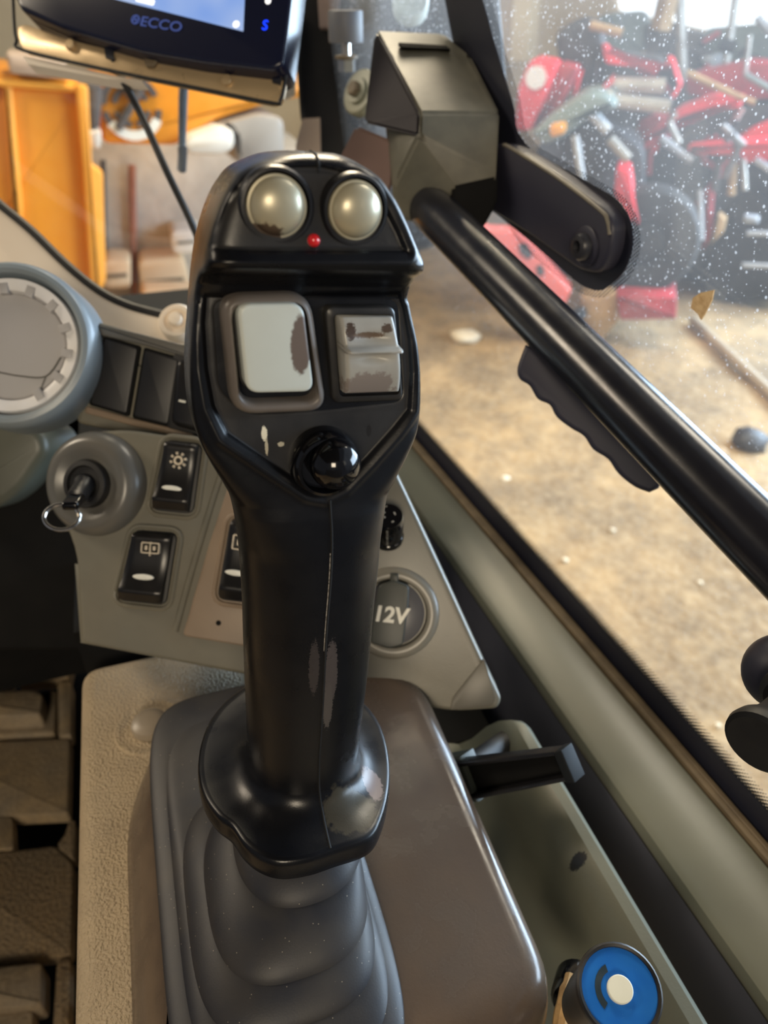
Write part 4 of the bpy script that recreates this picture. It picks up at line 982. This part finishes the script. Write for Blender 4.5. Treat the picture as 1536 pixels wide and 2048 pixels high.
# ------------------------------------------------------------------ blue topped knob and straw
bk = at(1238, 1980, .292)
BK = Fr(bk, (CAM-bk).normalized()+RT*.24+UP*.14, (0, 0, 1))
t = thing('turn_knob', 'black knob with a blue face and white centre at the bottom edge', 'knob', BK)
m_blue = mat('blue_face_print', S(10, 78, 152), .42, var=(90, .45, S(26, 94, 160)), specks=(900, .06, S(150, 190, 220)))
part('knob_body', lathe([(.0120, -.062), (.0140, -.040), (.0155, -.012), (.0166, -.003), (.0168, -.001)]+[(.0166, .0012), (.0158, .0020), (.0148, .0016), (.0146, .0004)], 40), mat('black_knob_plastic', S(20, 20, 22), .4, var=(60, .5, S(54, 50, 46))), t)
part('face_disc', lathe([(.0147, -.002), (.0147, .0006), (.0001, .0006)], 40), m_blue, t, 'blue face disc')
part('centre_cap', lathe([(.0050, .0004), (.0050, .0024), (.0046, .0028), (.0001, .0028)], 32), mat('ivory_cap', S(196, 196, 182), .4, var=(60, .3, S(170, 168, 150))), t, 'off-white centre cap')
cr = [(.0095*math.cos(a), .0095*math.sin(a)) for a in [math.radians(118+k*12) for k in range(10)]]+[(.0066*math.cos(a)-.0006, .0066*math.sin(a)) for a in [math.radians(226-k*12) for k in range(10)]]
part('pointer_mark', extr(cr, .0004, .0009), mat('dark_teal_print', S(28, 44, 54), .5, var=(200, .4, S(50, 60, 66))), t, 'dark crescent mark')
st = [at(u, v, d) for u, v, d in [(1118, 2110, .345), (1124, 2040, .350), (1134, 1990, .355), (1142, 1952, .362)]]
s_o = onz(1130, 2000, .42)
solo('straw_stub', tube(catmull(st, 4), [.0044]*6+[.0040]*4+[.0030]*3, 9), mat('dry_straw', S(160, 128, 84), .7, var=(200, .7, S(110, 84, 54))), 'frayed tan stub beside the blue faced knob', 'stub')
kb = at(1150, 1985, .368)
solo('retaining_clip', shift(lathe([(.011, -.01), (.011, .006), (.0095, .009), (.005, .010), (.004, .004), (.0001, .004)], 24), (0, 0, 0)), m_blackgloss, 'black clip holding the tan stub', 'clip', Fr(kb, -FW+RT*-.4, (0, 0, 1)))

# ------------------------------------------------------------------ windscreen wiper
wf = WF
wp = [V((*WF.loc(u, v, -.012), -.012)) for u, v in [(368, 60), (370, 120), (366, 200), (364, 300), (362, 342)]]
wi = thing('windscreen_wiper', 'grey windscreen wiper arm hanging beyond the monitor', 'wiper', WF)
part('arm', tube(wp, [.004, .005, .0052, .0042, .0048], 8), mat('blue_grey_paint', S(92, 98, 106), .4, var=(30, .3, S(76, 80, 86))), wi)
part('tip_joint', extr(fillet(WF.px([(355, 292), (374, 292), (371, 346), (358, 346)], -.02), .003, 3), -.024, -.006, .002, 2), m_knob, wi)

# ------------------------------------------------------------------ workshop outside the cab
GZ = -1.6
def dirt():
    m = mat('sandy_workshop_floor', S(136, 111, 76), .85, var=[(1.1, .9, S(84, 69, 50)), (3.2, .45, S(148, 124, 88)), (6, .6, S(86, 71, 52)), (26, .25, S(164, 144, 112))], bump=(14, .6, .03))
    return m
m_dirt = dirt()
gn = 90
gv_, gf_ = [], []
for i in range(gn+1):
    for j in range(gn+1):
        x, y = -7+16*i/gn, -3+14*j/gn
        gv_.append((x, y, GZ+.035*noise.noise(V((x*.9, y*.9, 3)))+.012*noise.noise(V((x*3.1, y*3.1, 7)))))
for i in range(gn):
    for j in range(gn):
        a = i*(gn+1)+j; gf_.append((a, a+gn+1, a+gn+2, a+1))
struct('ground', (gv_, gf_), m_dirt, 'sandy workshop floor outside the cab')
m_bwall = mat('tan_sheet_wall', S(168, 146, 112), .8, var=[(.6, .5, S(140, 122, 96)), (3, .3, S(184, 162, 126))])
m_conc = mat('grey_concrete', S(162, 154, 142), .85, var=[(1.2, .6, S(190, 178, 160)), (6, .4, S(128, 122, 114))], bump=(12, .4, .02))
WB = Fr((2.5, 10.2, GZ), (-.15, -1, 0))
struct('wall_back', extr([(-11, 0), (9, 0), (9, 5), (-11, 5)], -.2, 0), m_bwall, 'tan back wall of the workshop', WB)

def far(u, v, n=None):
    p = onz(u, v, GZ); d = V((-p.x, -p.y, 0)).normalized()
    return Fr(p, d if n is None else n, (0, 0, 1))
def fdep(u, v, depth):
    p = at(u, v, depth); d = V((-p.x, -p.y, 0)).normalized(); return Fr((p.x, p.y, GZ), d, (0, 0, 1))
def slab(t, name, fr, pts, c0, c1, m, bev=.02, r=.03, label=None):
    o = part(name, extr(fillet(fr.px(pts, c1), r, 3), c0, c1, bev, 2), m, t)
    if label: o['label'] = label
    return o
def bar(t, name, fr, pts, c, r, m, seg=8, label=None):
    o = part(name, tube([V((*fr.loc(u, v, c), c)) for u, v in pts], r, seg), m, t)
    if label: o['label'] = label
    return o

# orange loader in front of the windscreen
m_or = mat('orange_machine_paint', S(232, 150, 42), .38, var=[(1.6, .5, S(216, 128, 34)), (8, .2, S(240, 170, 70))])
m_or2 = mat('bright_orange_paint', S(244, 168, 66), .38, var=(2, .4, S(232, 146, 46)))
m_mdark = mat('machine_dark_steel', S(62, 58, 56), .5, var=(6, .4, S(84, 76, 70)))
OL = fdep(150, 330, 4.6)
ol = thing('orange_machine', 'orange construction machine seen through the windscreen below the monitor', 'machine', OL)
slab(ol, 'side_panel', OL, [(-140, 130), (20, 150), (150, 165), (172, 190), (180, 330), (205, 560), (190, 640), (-140, 640)], -1.2, 0, m_or, .05, .06)
slab(ol, 'panel_frame', OL, [(150, 168), (176, 172), (184, 330), (206, 345), (212, 560), (196, 600), (180, 560), (166, 340)], .0, .08, m_or2, .02, .02, 'bright vertical panel edge')
slab(ol, 'panel_frame', OL, [(-140, 148), (20, 160), (150, 172), (150, 186), (20, 176), (-140, 165)], .0, .07, m_or2, .02, .01)
slab(ol, 'panel_frame', OL, [(6, 170), (24, 174), (46, 420), (40, 500), (30, 480)], .0, .06, m_or2, .02, .01)
slab(ol, 'step_plate', OL, [(10, 106), (130, 120), (138, 160), (20, 148)], -.3, .10, mat('warm_grey_steel', S(150, 130, 112), .5, var=(4, .4, S(170, 150, 128))), .02, .02)
slab(ol, 'boom', OL, [(180, 120), (620, 120), (640, 190), (560, 202), (470, 228), (420, 246), (370, 282), (350, 292), (206, 288), (196, 200)], -.9, -.25, m_or, .04, .05, 'orange boom')
slab(ol, 'hinge_block', OL, [(172, 168), (206, 172), (200, 256), (178, 262)], -.2, .02, m_mdark, .02, .02)
slab(ol, 'step_plate', OL, [(172, 262), (204, 262), (200, 300), (182, 296)], -.2, .04, mat('light_grey_steel', S(176, 168, 156), .5, var=(4, .4, S(150, 142, 130))), .02, .02)
slab(ol, 'cylinder_guard', OL, [(368, 288), (380, 272), (440, 252), (470, 262), (470, 300), (440, 312), (374, 308)], -.7, -.1, mat('white_machine_paint', S(186, 180, 168), .5, var=(3, .3, S(160, 152, 142))), .04, .06, 'white rounded guard')
slab(ol, 'cylinder_guard', OL, [(430, 250), (520, 226), (570, 236), (570, 320), (470, 330), (470, 264)], -.9, -.2, mat('grey_machine_paint', S(126, 120, 112), .5, var=(3, .3, S(110, 104, 98))), .04, .06)
# round grille: arc louvres, white crescent and crossed bars
gc = OL.loc(263, 214, -.24); k = 4.6/FP
def arc(r0, r1, a0, a1, n=14): return [(gc[0]+r1*math.cos(math.radians(a0+(a1-a0)*i/n)), gc[1]+r1*math.sin(math.radians(a0+(a1-a0)*i/n))) for i in range(n+1)]+[(gc[0]+r0*math.cos(math.radians(a1-(a1-a0)*i/n)), gc[1]+r0*math.sin(math.radians(a1-(a1-a0)*i/n))) for i in range(n+1)]
for r0, r1, a0, a1 in [(48, 60, 20, 80), (48, 60, 100, 172), (48, 60, -172, -150), (48, 60, -30, -8), (28, 38, 20, 80), (28, 38, 100, 165), (28, 38, -165, -100), (28, 38, -80, -15)]:
    part('grille_louvre', extr(arc(r0*k, r1*k, a0, a1), -.26, -.225), m_mdark, ol)
part('grille_crescent', extr(arc(44*k, 62*k, -150, -28, 20), -.26, -.22), mat('white_enamel', S(236, 232, 218), .3, var=(5, .2, S(214, 208, 190))), ol, 'white crescent at the foot of the grille')
bar(ol, 'grille_bar', OL, [(236, 258), (292, 160)], -.21, .025, m_mdark)
bar(ol, 'grille_bar', OL, [(240, 150), (262, 196)], -.21, .025, m_mdark)

# concrete block behind the orange machine
CBf = fdep(330, 420, 6.2)
cbk = thing('concrete_block', 'pale grey concrete block wall with a rusty rod beside the orange machine', 'wall block', CBf)
slab(cbk, 'block', CBf, [(150, 280), (470, 292), (620, 300), (640, 640), (150, 660)], -1.0, 0, m_conc, .03, .04)
bar(cbk, 'rod', CBf, [(264, 330), (270, 600)], .05, .03, mat('rusty_steel', S(142, 96, 76), .7, var=(6, .5, S(110, 72, 56))), 8, 'rusty upright rod')
bar(cbk, 'rod', CBf, [(206, 320), (210, 520)], .05, .02, m_mdark, 8)
m_crate = mat('beige_crate', S(204, 178, 142), .6, var=(4, .5, S(180, 150, 114)))
for i, (q, lab, c) in enumerate([([(206, 520), (262, 522), (262, 580), (206, 578)], 'small beige box left of the others behind the cowl', .47), ([(276, 522), (366, 516), (380, 560), (376, 600), (284, 596)], 'wide beige rounded box behind the cowl', .40), ([(280, 590), (400, 590), (400, 660), (290, 650)], 'low beige box lowest behind the cowl', .90), ([(340, 462), (400, 458), (400, 506), (346, 510)], 'white box standing highest behind the joystick', .38)]):
    f_ = Fr(CBf.o+CBf.n*c, CBf.n, (0, 0, 1))
    t = thing('storage_box', lab, 'box', f_, 'boxes behind the cowl')
    slab(t, 'body', f_, q, -.35, 0, m_crate if i < 3 else mat('white_box', S(220, 212, 198), .6, var=(4, .4, S(190, 180, 164))), .03, .05)
    xs = f_.px(q, 0); x0, x1 = min(p[0] for p in xs), max(p[0] for p in xs); y1 = max(p[1] for p in xs); y0 = min(p[1] for p in xs)
    part('rib', box(x0+.05, x1-.05, y0+(y1-y0)*.45, y0+(y1-y0)*.55, -.01, .02, .005), m_seal, t)

# red farm machinery beyond the side window
m_red = mat('red_machine_paint', S(206, 44, 54), .40, var=[(2.5, .5, S(178, 34, 44)), (12, .3, S(122, 40, 40))])
m_red2 = mat('dark_red_paint', S(140, 36, 44), .5, var=[(3, .6, S(104, 34, 38)), (14, .3, S(70, 44, 40))])
m_pink = mat('faded_red_paint', S(214, 106, 96), .55, var=[(3, .5, S(196, 84, 78))])
m_eng = mat('oily_dark_iron', S(44, 42, 44), .5, var=[(5, .5, S(72, 66, 62)), (20, .3, S(30, 28, 30))])
m_grn = mat('grey_green_paint', S(96, 108, 104), .5, var=(4, .5, S(78, 86, 84)))
m_bare = mat('weathered_metal', S(150, 146, 138), .4, .5, var=(8, .5, S(112, 106, 98)))
m_tire = mat('dusty_tyre', S(24, 23, 24), .8, var=(6, .5, S(42, 39, 36)))
m_tanp = mat('dry_wood', S(142, 116, 82), .7, var=(6, .5, S(112, 90, 62)))
m_paleg = mat('pale_grey_paint', S(150, 154, 158), .5, var=(8, .5, S(112, 112, 112)))
RA = far(1180, 664)
ma = thing('red_machine', 'red farm machine with dark engine and grey green fender left in the side window', 'machine', RA)
slab(ma, 'hood', RA, [(1061, 116), (1117, 127), (1061, 264), (1029, 262), (1035, 176)], -.2, .25, m_red, .03, .05, 'red hood panel')
slab(ma, 'hood_side', RA, [(1117, 127), (1158, 135), (1112, 234), (1061, 262)], -.4, .10, m_red2, .03, .03)
cc = RA.loc(1072, 155, .25); part('decal', lathe([(.075, .245), (.075, .262), (.0001, .262)], 20, cc), mat('white_decal', S(230, 226, 224), .5, var=(20, .3, S(210, 200, 200))), ma, 'white round decal')
slab(ma, 'engine', RA, [(1108, 68), (1159, 34), (1204, 49), (1210, 130), (1180, 200), (1150, 150), (1118, 128)], -.9, -.3, m_eng, .05, .06, 'dark engine block')
slab(ma, 'engine', RA, [(1160, 150), (1230, 110), (1330, 120), (1350, 210), (1240, 260), (1160, 230)], -1.2, -.55, m_eng, .05, .06)
slab(ma, 'frame', RA, [(1204, 88), (1216, 92), (1218, 118), (1334, 132), (1338, 114), (1350, 118), (1366, 168), (1348, 200), (1330, 176), (1296, 152), (1310, 140), (1206, 112)], -.5, -.25, m_red, .03, .01, 'red upper frame')
slab(ma, 'bracket', RA, [(1190, 190), (1228, 152), (1226, 164), (1196, 198)], -.4, -.1, m_red, .02, .01)
slab(ma, 'bracket', RA, [(1152, 150), (1165, 140), (1150, 198), (1136, 206)], -.4, -.1, m_red, .02, .01)
slab(ma, 'fender', RA, [(1060, 268), (1104, 228), (1166, 190), (1210, 190), (1240, 216), (1180, 234), (1120, 280), (1086, 292)], -.4, .45, m_grn, .05, .05, 'grey green fender')
slab(ma, 'lamp', RA, [(1098, 250), (1132, 244), (1130, 268), (1100, 276)], .43, .52, m_or2, .02, .03, 'orange side lamp')
slab(ma, 'underbody', RA, [(1070, 290), (1200, 230), (1290, 300), (1290, 470), (1180, 540), (1090, 420)], -1.0, -.3, m_eng, .05, .08)
slab(ma, 'leg', RA, [(1232, 338), (1262, 342), (1270, 405), (1280, 452), (1250, 436), (1228, 388)], -.2, .2, m_red, .03, .03, 'red leg')
slab(ma, 'sill_box', RA, [(1232, 590), (1354, 596), (1352, 640), (1240, 642)], -.2, .35, m_red2, .03, .02, 'low red box')
slab(ma, 'skid', RA, [(1020, 520), (1200, 560), (1240, 590), (1230, 640), (1020, 640)], -.9, -.4, m_tanp, .03, .05)
for (u0, v0, u1, v1, c, r, m_) in [(1150, 272, 1164, 360, .5, .045, m_paleg), (1220, 278, 1256, 318, .3, .06, m_bare), (1184, 226, 1216, 262, .4, .06, m_paleg), (1216, 200, 1340, 214, .0, .08, m_bare), (1216, 170, 1330, 172, -.2, .09, m_bare), (1180, 50, 1244, 66, -.2, .05, m_tanp), (1212, 185, 1218, 204, .1, .06, m_tanp)]:
    bar(ma, 'rod', RA, [(u0, v0), (u1, v1)], c, r*.6, m_)
def wheel(fr, u, v, c, R_, wd, name='wheel'):
    x_, y_ = fr.loc(u, v, c); f2 = fr
    prof = [(R_*.35, -wd*.4), (R_*.55, -wd*.45), (R_*.62, -wd*.5), (R_*.92, -wd*.5), (R_, -wd*.3), (R_, wd*.3), (R_*.92, wd*.5), (R_*.62, wd*.5), (R_*.55, wd*.42), (R_*.35, wd*.3), (R_*.30, wd*.42), (.001, wd*.42)]
    return shift(lathe(prof, 28), (x_, y_, c))
part('wheel', wheel(RA, 1290, 480, .0, .42, .25), m_tire, ma); part('wheel', wheel(RA, 1130, 470, -.4, .34, .2), m_tire, ma)

RB = far(1460, 612)
mb = thing('red_implement', 'red arched farm implement with hoses right in the side window', 'machine', RB)
slab(mb, 'arch', RB, [(1256, 292), (1300, 258), (1354, 218), (1430, 191), (1486, 198), (1480, 216), (1430, 222), (1372, 240), (1320, 272), (1280, 310)], -.2, .2, m_red, .04, .03, 'wide red arch')
slab(mb, 'arch', RB, [(1372, 296), (1450, 288), (1600, 276), (1600, 300), (1460, 312), (1390, 310)], .1, .4, m_red, .04, .02)
slab(mb, 'shield', RB, [(1500, 262), (1600, 220), (1600, 320), (1440, 330), (1446, 300)], -.3, .0, m_red, .04, .05)
slab(mb, 'shield', RB, [(1370, 150), (1500, 120), (1600, 130), (1600, 200), (1420, 200), (1370, 190)], -1.0, -.6, m_red2, .04, .05)
slab(mb, 'body', RB, [(1330, 226), (1600, 200), (1600, 560), (1440, 600), (1330, 560), (1290, 430)], -1.4, -.6, m_eng, .06, .08, 'dark body of the implement')
slab(mb, 'body', RB, [(1440, 470), (1600, 440), (1600, 600), (1420, 606), (1400, 560)], -.7, .0, m_tire, .05, .05)
slab(mb, 'cover', RB, [(1280, 220), (1350, 240), (1330, 290), (1270, 280)], -.5, -.2, m_red2, .03, .03)
slab(mb, 'strut', RB, [(1412, 380), (1426, 384), (1420, 480), (1406, 500), (1408, 440)], .1, .3, m_red2, .02, .01)
slab(mb, 'strut', RB, [(1436, 428), (1452, 440), (1446, 466), (1420, 490), (1428, 460)], .2, .35, m_tanp, .02, .01)
slab(mb, 'lamp', RB, [(1378, 474), (1392, 474), (1388, 510), (1378, 510)], .3, .42, m_or2, .02, .01, 'orange reflector')
slab(mb, 'lamp', RB, [(1488, 432), (1518, 436), (1516, 448), (1486, 446)], .1, .22, m_paleg, .02, .01, 'pale lamp')
rnd = random.Random(11)
for (u0, v0, u1, v1, c, r, m_) in [(1374, 146, 1460, 186, .2, .05, m_tanp), (1460, 186, 1510, 206, .2, .04, m_tanp), (1446, 250, 1490, 290, .4, .035, m_paleg), (1400, 380, 1404, 480, .4, .035, m_paleg), (1468, 320, 1462, 390, .3, .06, m_tanp), (1486, 318, 1490, 380, .3, .04, m_bare), (1510, 318, 1560, 352, .3, .05, m_paleg), (1322, 276, 1352, 300, .4, .06, m_paleg), (1352, 300, 1384, 322, .4, .055, m_paleg),
        (1494, 466, 1560, 468, .15, .04, m_paleg), (1484, 530, 1580, 534, .15, .04, m_paleg), (1300, 300, 1298, 350, .2, .04, m_red2), (1284, 420, 1330, 440, .0, .05, m_grn), (1300, 480, 1360, 470, .0, .05, m_eng), (1290, 380, 1380, 410, -.4, .06, m_grn), (1490, 150, 1560, 190, -.2, .05, m_grn), (1500, 70, 1490, 150, -.4, .03, m_bare)]:
    bar(mb, 'rod', RB, [(u0, v0), (u1, v1)], c, r*.55, m_)
for k in range(9):
    u, v = rnd.uniform(1340, 1530), rnd.uniform(200, 330)
    bar(mb, 'hose', RB, [(u, v), (u+rnd.uniform(-30, 40), v+rnd.uniform(20, 40)), (u+rnd.uniform(-40, 60), v+rnd.uniform(40, 90))], rnd.uniform(-.1, .4), .03, rnd.choice([m_mdark, m_bare, m_tire, m_red2]))
part('wheel', wheel(RB, 1380, 400, -.3, .55, .3), m_tire, mb); part('wheel', wheel(RB, 1500, 420, -.2, .5, .3), m_tire, mb)

# darker machinery heaped behind, small loose pieces, a bright roof light
RD = fdep(1400, 300, 8.4)
hp2 = thing('scrap_machinery', 'dark heap of old machinery behind the red implement', 'machinery', RD)
for q, c, m_ in [([(1150, 210), (1300, 150), (1620, 120), (1640, 640), (1150, 640)], 0, m_eng), ([(1400, 60), (1640, 40), (1640, 170), (1420, 180)], -.3, m_grn), ([(1290, 40), (1420, 70), (1410, 200), (1290, 170)], -.5, m_mdark), ([(1190, 30), (1290, 20), (1300, 120), (1200, 110)], -.6, m_grn)]:
    slab(hp2, 'casing', RD, q, c-.6, c, m_, .08, .12)
cols = [m_red, m_red2, m_bare, m_mdark, m_tire, m_grn, m_paleg, m_tanp, m_eng, m_eng, m_paleg, m_red2]
for k in range(70):
    u, v = rnd.uniform(1180, 1600), rnd.uniform(60, 600); a_ = rnd.uniform(0, 6.28); L_ = rnd.uniform(12, 62)
    bar(hp2, 'loose_rod', RD, [(u, v), (u+L_*math.cos(a_), v+L_*math.sin(a_))], rnd.uniform(.05, .7), rnd.uniform(.018, .06), rnd.choice(cols), 6)
for k in range(26):
    u, v = rnd.uniform(1200, 1560), rnd.uniform(120, 580); q = [(u+rnd.uniform(18, 40)*math.cos(t_), v+rnd.uniform(10, 26)*math.sin(t_)) for t_ in (0.3, 1.4, 2.6, 3.6, 4.9)]
    slab(hp2, 'loose_plate', RD, q, .05, rnd.uniform(.1, .5), rnd.choice(cols), .01, .01)
WB2 = [WB.loc(u, v, .01) for u, v in [(1215, -160), (1640, -160), (1640, 40), (1420, 60), (1240, 20)]]
struct('window_3', extr(WB2, .0, .05), emis('daylit_roof_light', (.86, .93, 1.0, 1), 1.6), 'bright daylit panel in the back wall', WB)
bar(hp2, 'post', RD, [(1358, -60), (1366, 160)], .5, .05, m_bare); bar(hp2, 'post', RD, [(1480, -60), (1452, 130)], .4, .04, m_bare)
bar(hp2, 'post', RD, [(1350, -60), (1320, 60)], .7, .10, m_tanp); bar(hp2, 'post', RD, [(1040, -60), (1030, 120)], -.2, .25, m_bwall)

RC = far(1100, 692)
rp_ = thing('loading_ramp', 'faded red ramp with two dark slots behind the grab rail', 'ramp', RC)
slab(rp_, 'ramp_plate', RC, [(930, 440), (972, 462), (1034, 464), (1142, 584), (1124, 622), (1020, 560), (930, 500)], -.1, .1, m_pink, .02, .02)
for q in ([(1036, 488), (1052, 486), (1066, 510), (1056, 520), (1040, 506)], [(1072, 532), (1084, 530), (1090, 548), (1076, 554)]): slab(rp_, 'slot', RC, q, .09, .11, m_eng, .003, .01)
bar(rp_, 'roller', RC, [(1146, 628), (1154, 640)], -.05, .10, m_tire, 14)
slab(rp_, 'drum', RC, [(1160, 590), (1236, 586), (1240, 640), (1200, 690), (1164, 680)], -.4, -.1, m_tanp, .04, .06, 'tan drum')

# things lying on the floor
p0, p1 = onz(1386, 640, GZ+.05), onz(1640, 880, GZ+.05)
solo('pole', tube([p0, p1], .040, 12), mat('pinkish_grey_pole', S(138, 124, 104), .6, var=(5, .4, S(112, 100, 84))), 'long pale pole lying on the sandy floor at the right', 'pole')
def lump(u, v, r, m, name, lab, grp=None, flat=.5):
    p = onz(u, v, GZ+r*flat*.5); bm = bmesh.new(); bmesh.ops.create_icosphere(bm, subdivisions=2, radius=r)
    for q in bm.verts: q.co *= 1+.35*noise.noise(q.co*(2.2/r)+V((u, v, 0))); q.co.z *= flat
    me = bpy.data.meshes.new(name); bm.to_mesh(me); bm.free(); me.materials.append(m)
    for f in me.polygons: f.use_smooth = True
    o = bpy.data.objects.new(name, me); COL.objects.link(o); o.location = p; o['label'] = lab; o['category'] = name.split('_')[-1]
    if grp: o['group'] = grp
m_stone = mat('pale_stone', S(214, 204, 182), .8, var=(9, .5, S(178, 160, 130)))
m_clod = mat('dark_clod', S(92, 76, 56), .9, var=(9, .5, S(70, 58, 44)))
lump(930, 672, .13, m_stone, 'pale_rag', 'crumpled pale rag on the sandy floor left of the grab rail', flat=.35)
lump(1064, 1008, .022, m_clod, 'dark_clod', 'small dark clod alone on the sandy floor below the finger grip')
SG = 'pale chips on the sandy floor'
for u, v, r, lb_ in [(985, 985, .03, 'pale chip nearest the far end of the frit border'), (1010, 958, .035, 'largest pale chip on the sandy floor below the finger grip'), (1130, 1120, .018, 'pale chip left of the floor middle below the grab rail'), (1225, 1060, .016, 'small pale chip just below the lower end of the finger grip'), (1400, 1165, .014, 'pale chip close under the grab rail at the right'), (1436, 1450, .012, 'pale chip just left of the window latch')]:
    lump(u, v, r, m_stone, 'pale_chip', lb_, SG)
lump(1500, 880, .12, m_eng, 'scrap_heap', 'dark scrap piece on the floor at the right edge', flat=.6)
lump(1440, 905, .05, m_tanp, 'wood_scrap', 'tan scrap piece left of the dark scrap', flat=.6)
# dry leaf stuck to the glass
lf = [(1418, 582), (1428, 580), (1424, 600), (1410, 628), (1402, 640), (1396, 628), (1382, 616), (1386, 596), (1400, 586)]
solo('dry_leaf', extr(G.px(lf, .0008), .0002, .0010), mat('dry_leaf_brown', S(190, 164, 124), .8, var=(300, .6, S(150, 116, 76))), 'small tan scrap stuck to the side window', 'leaf', G)
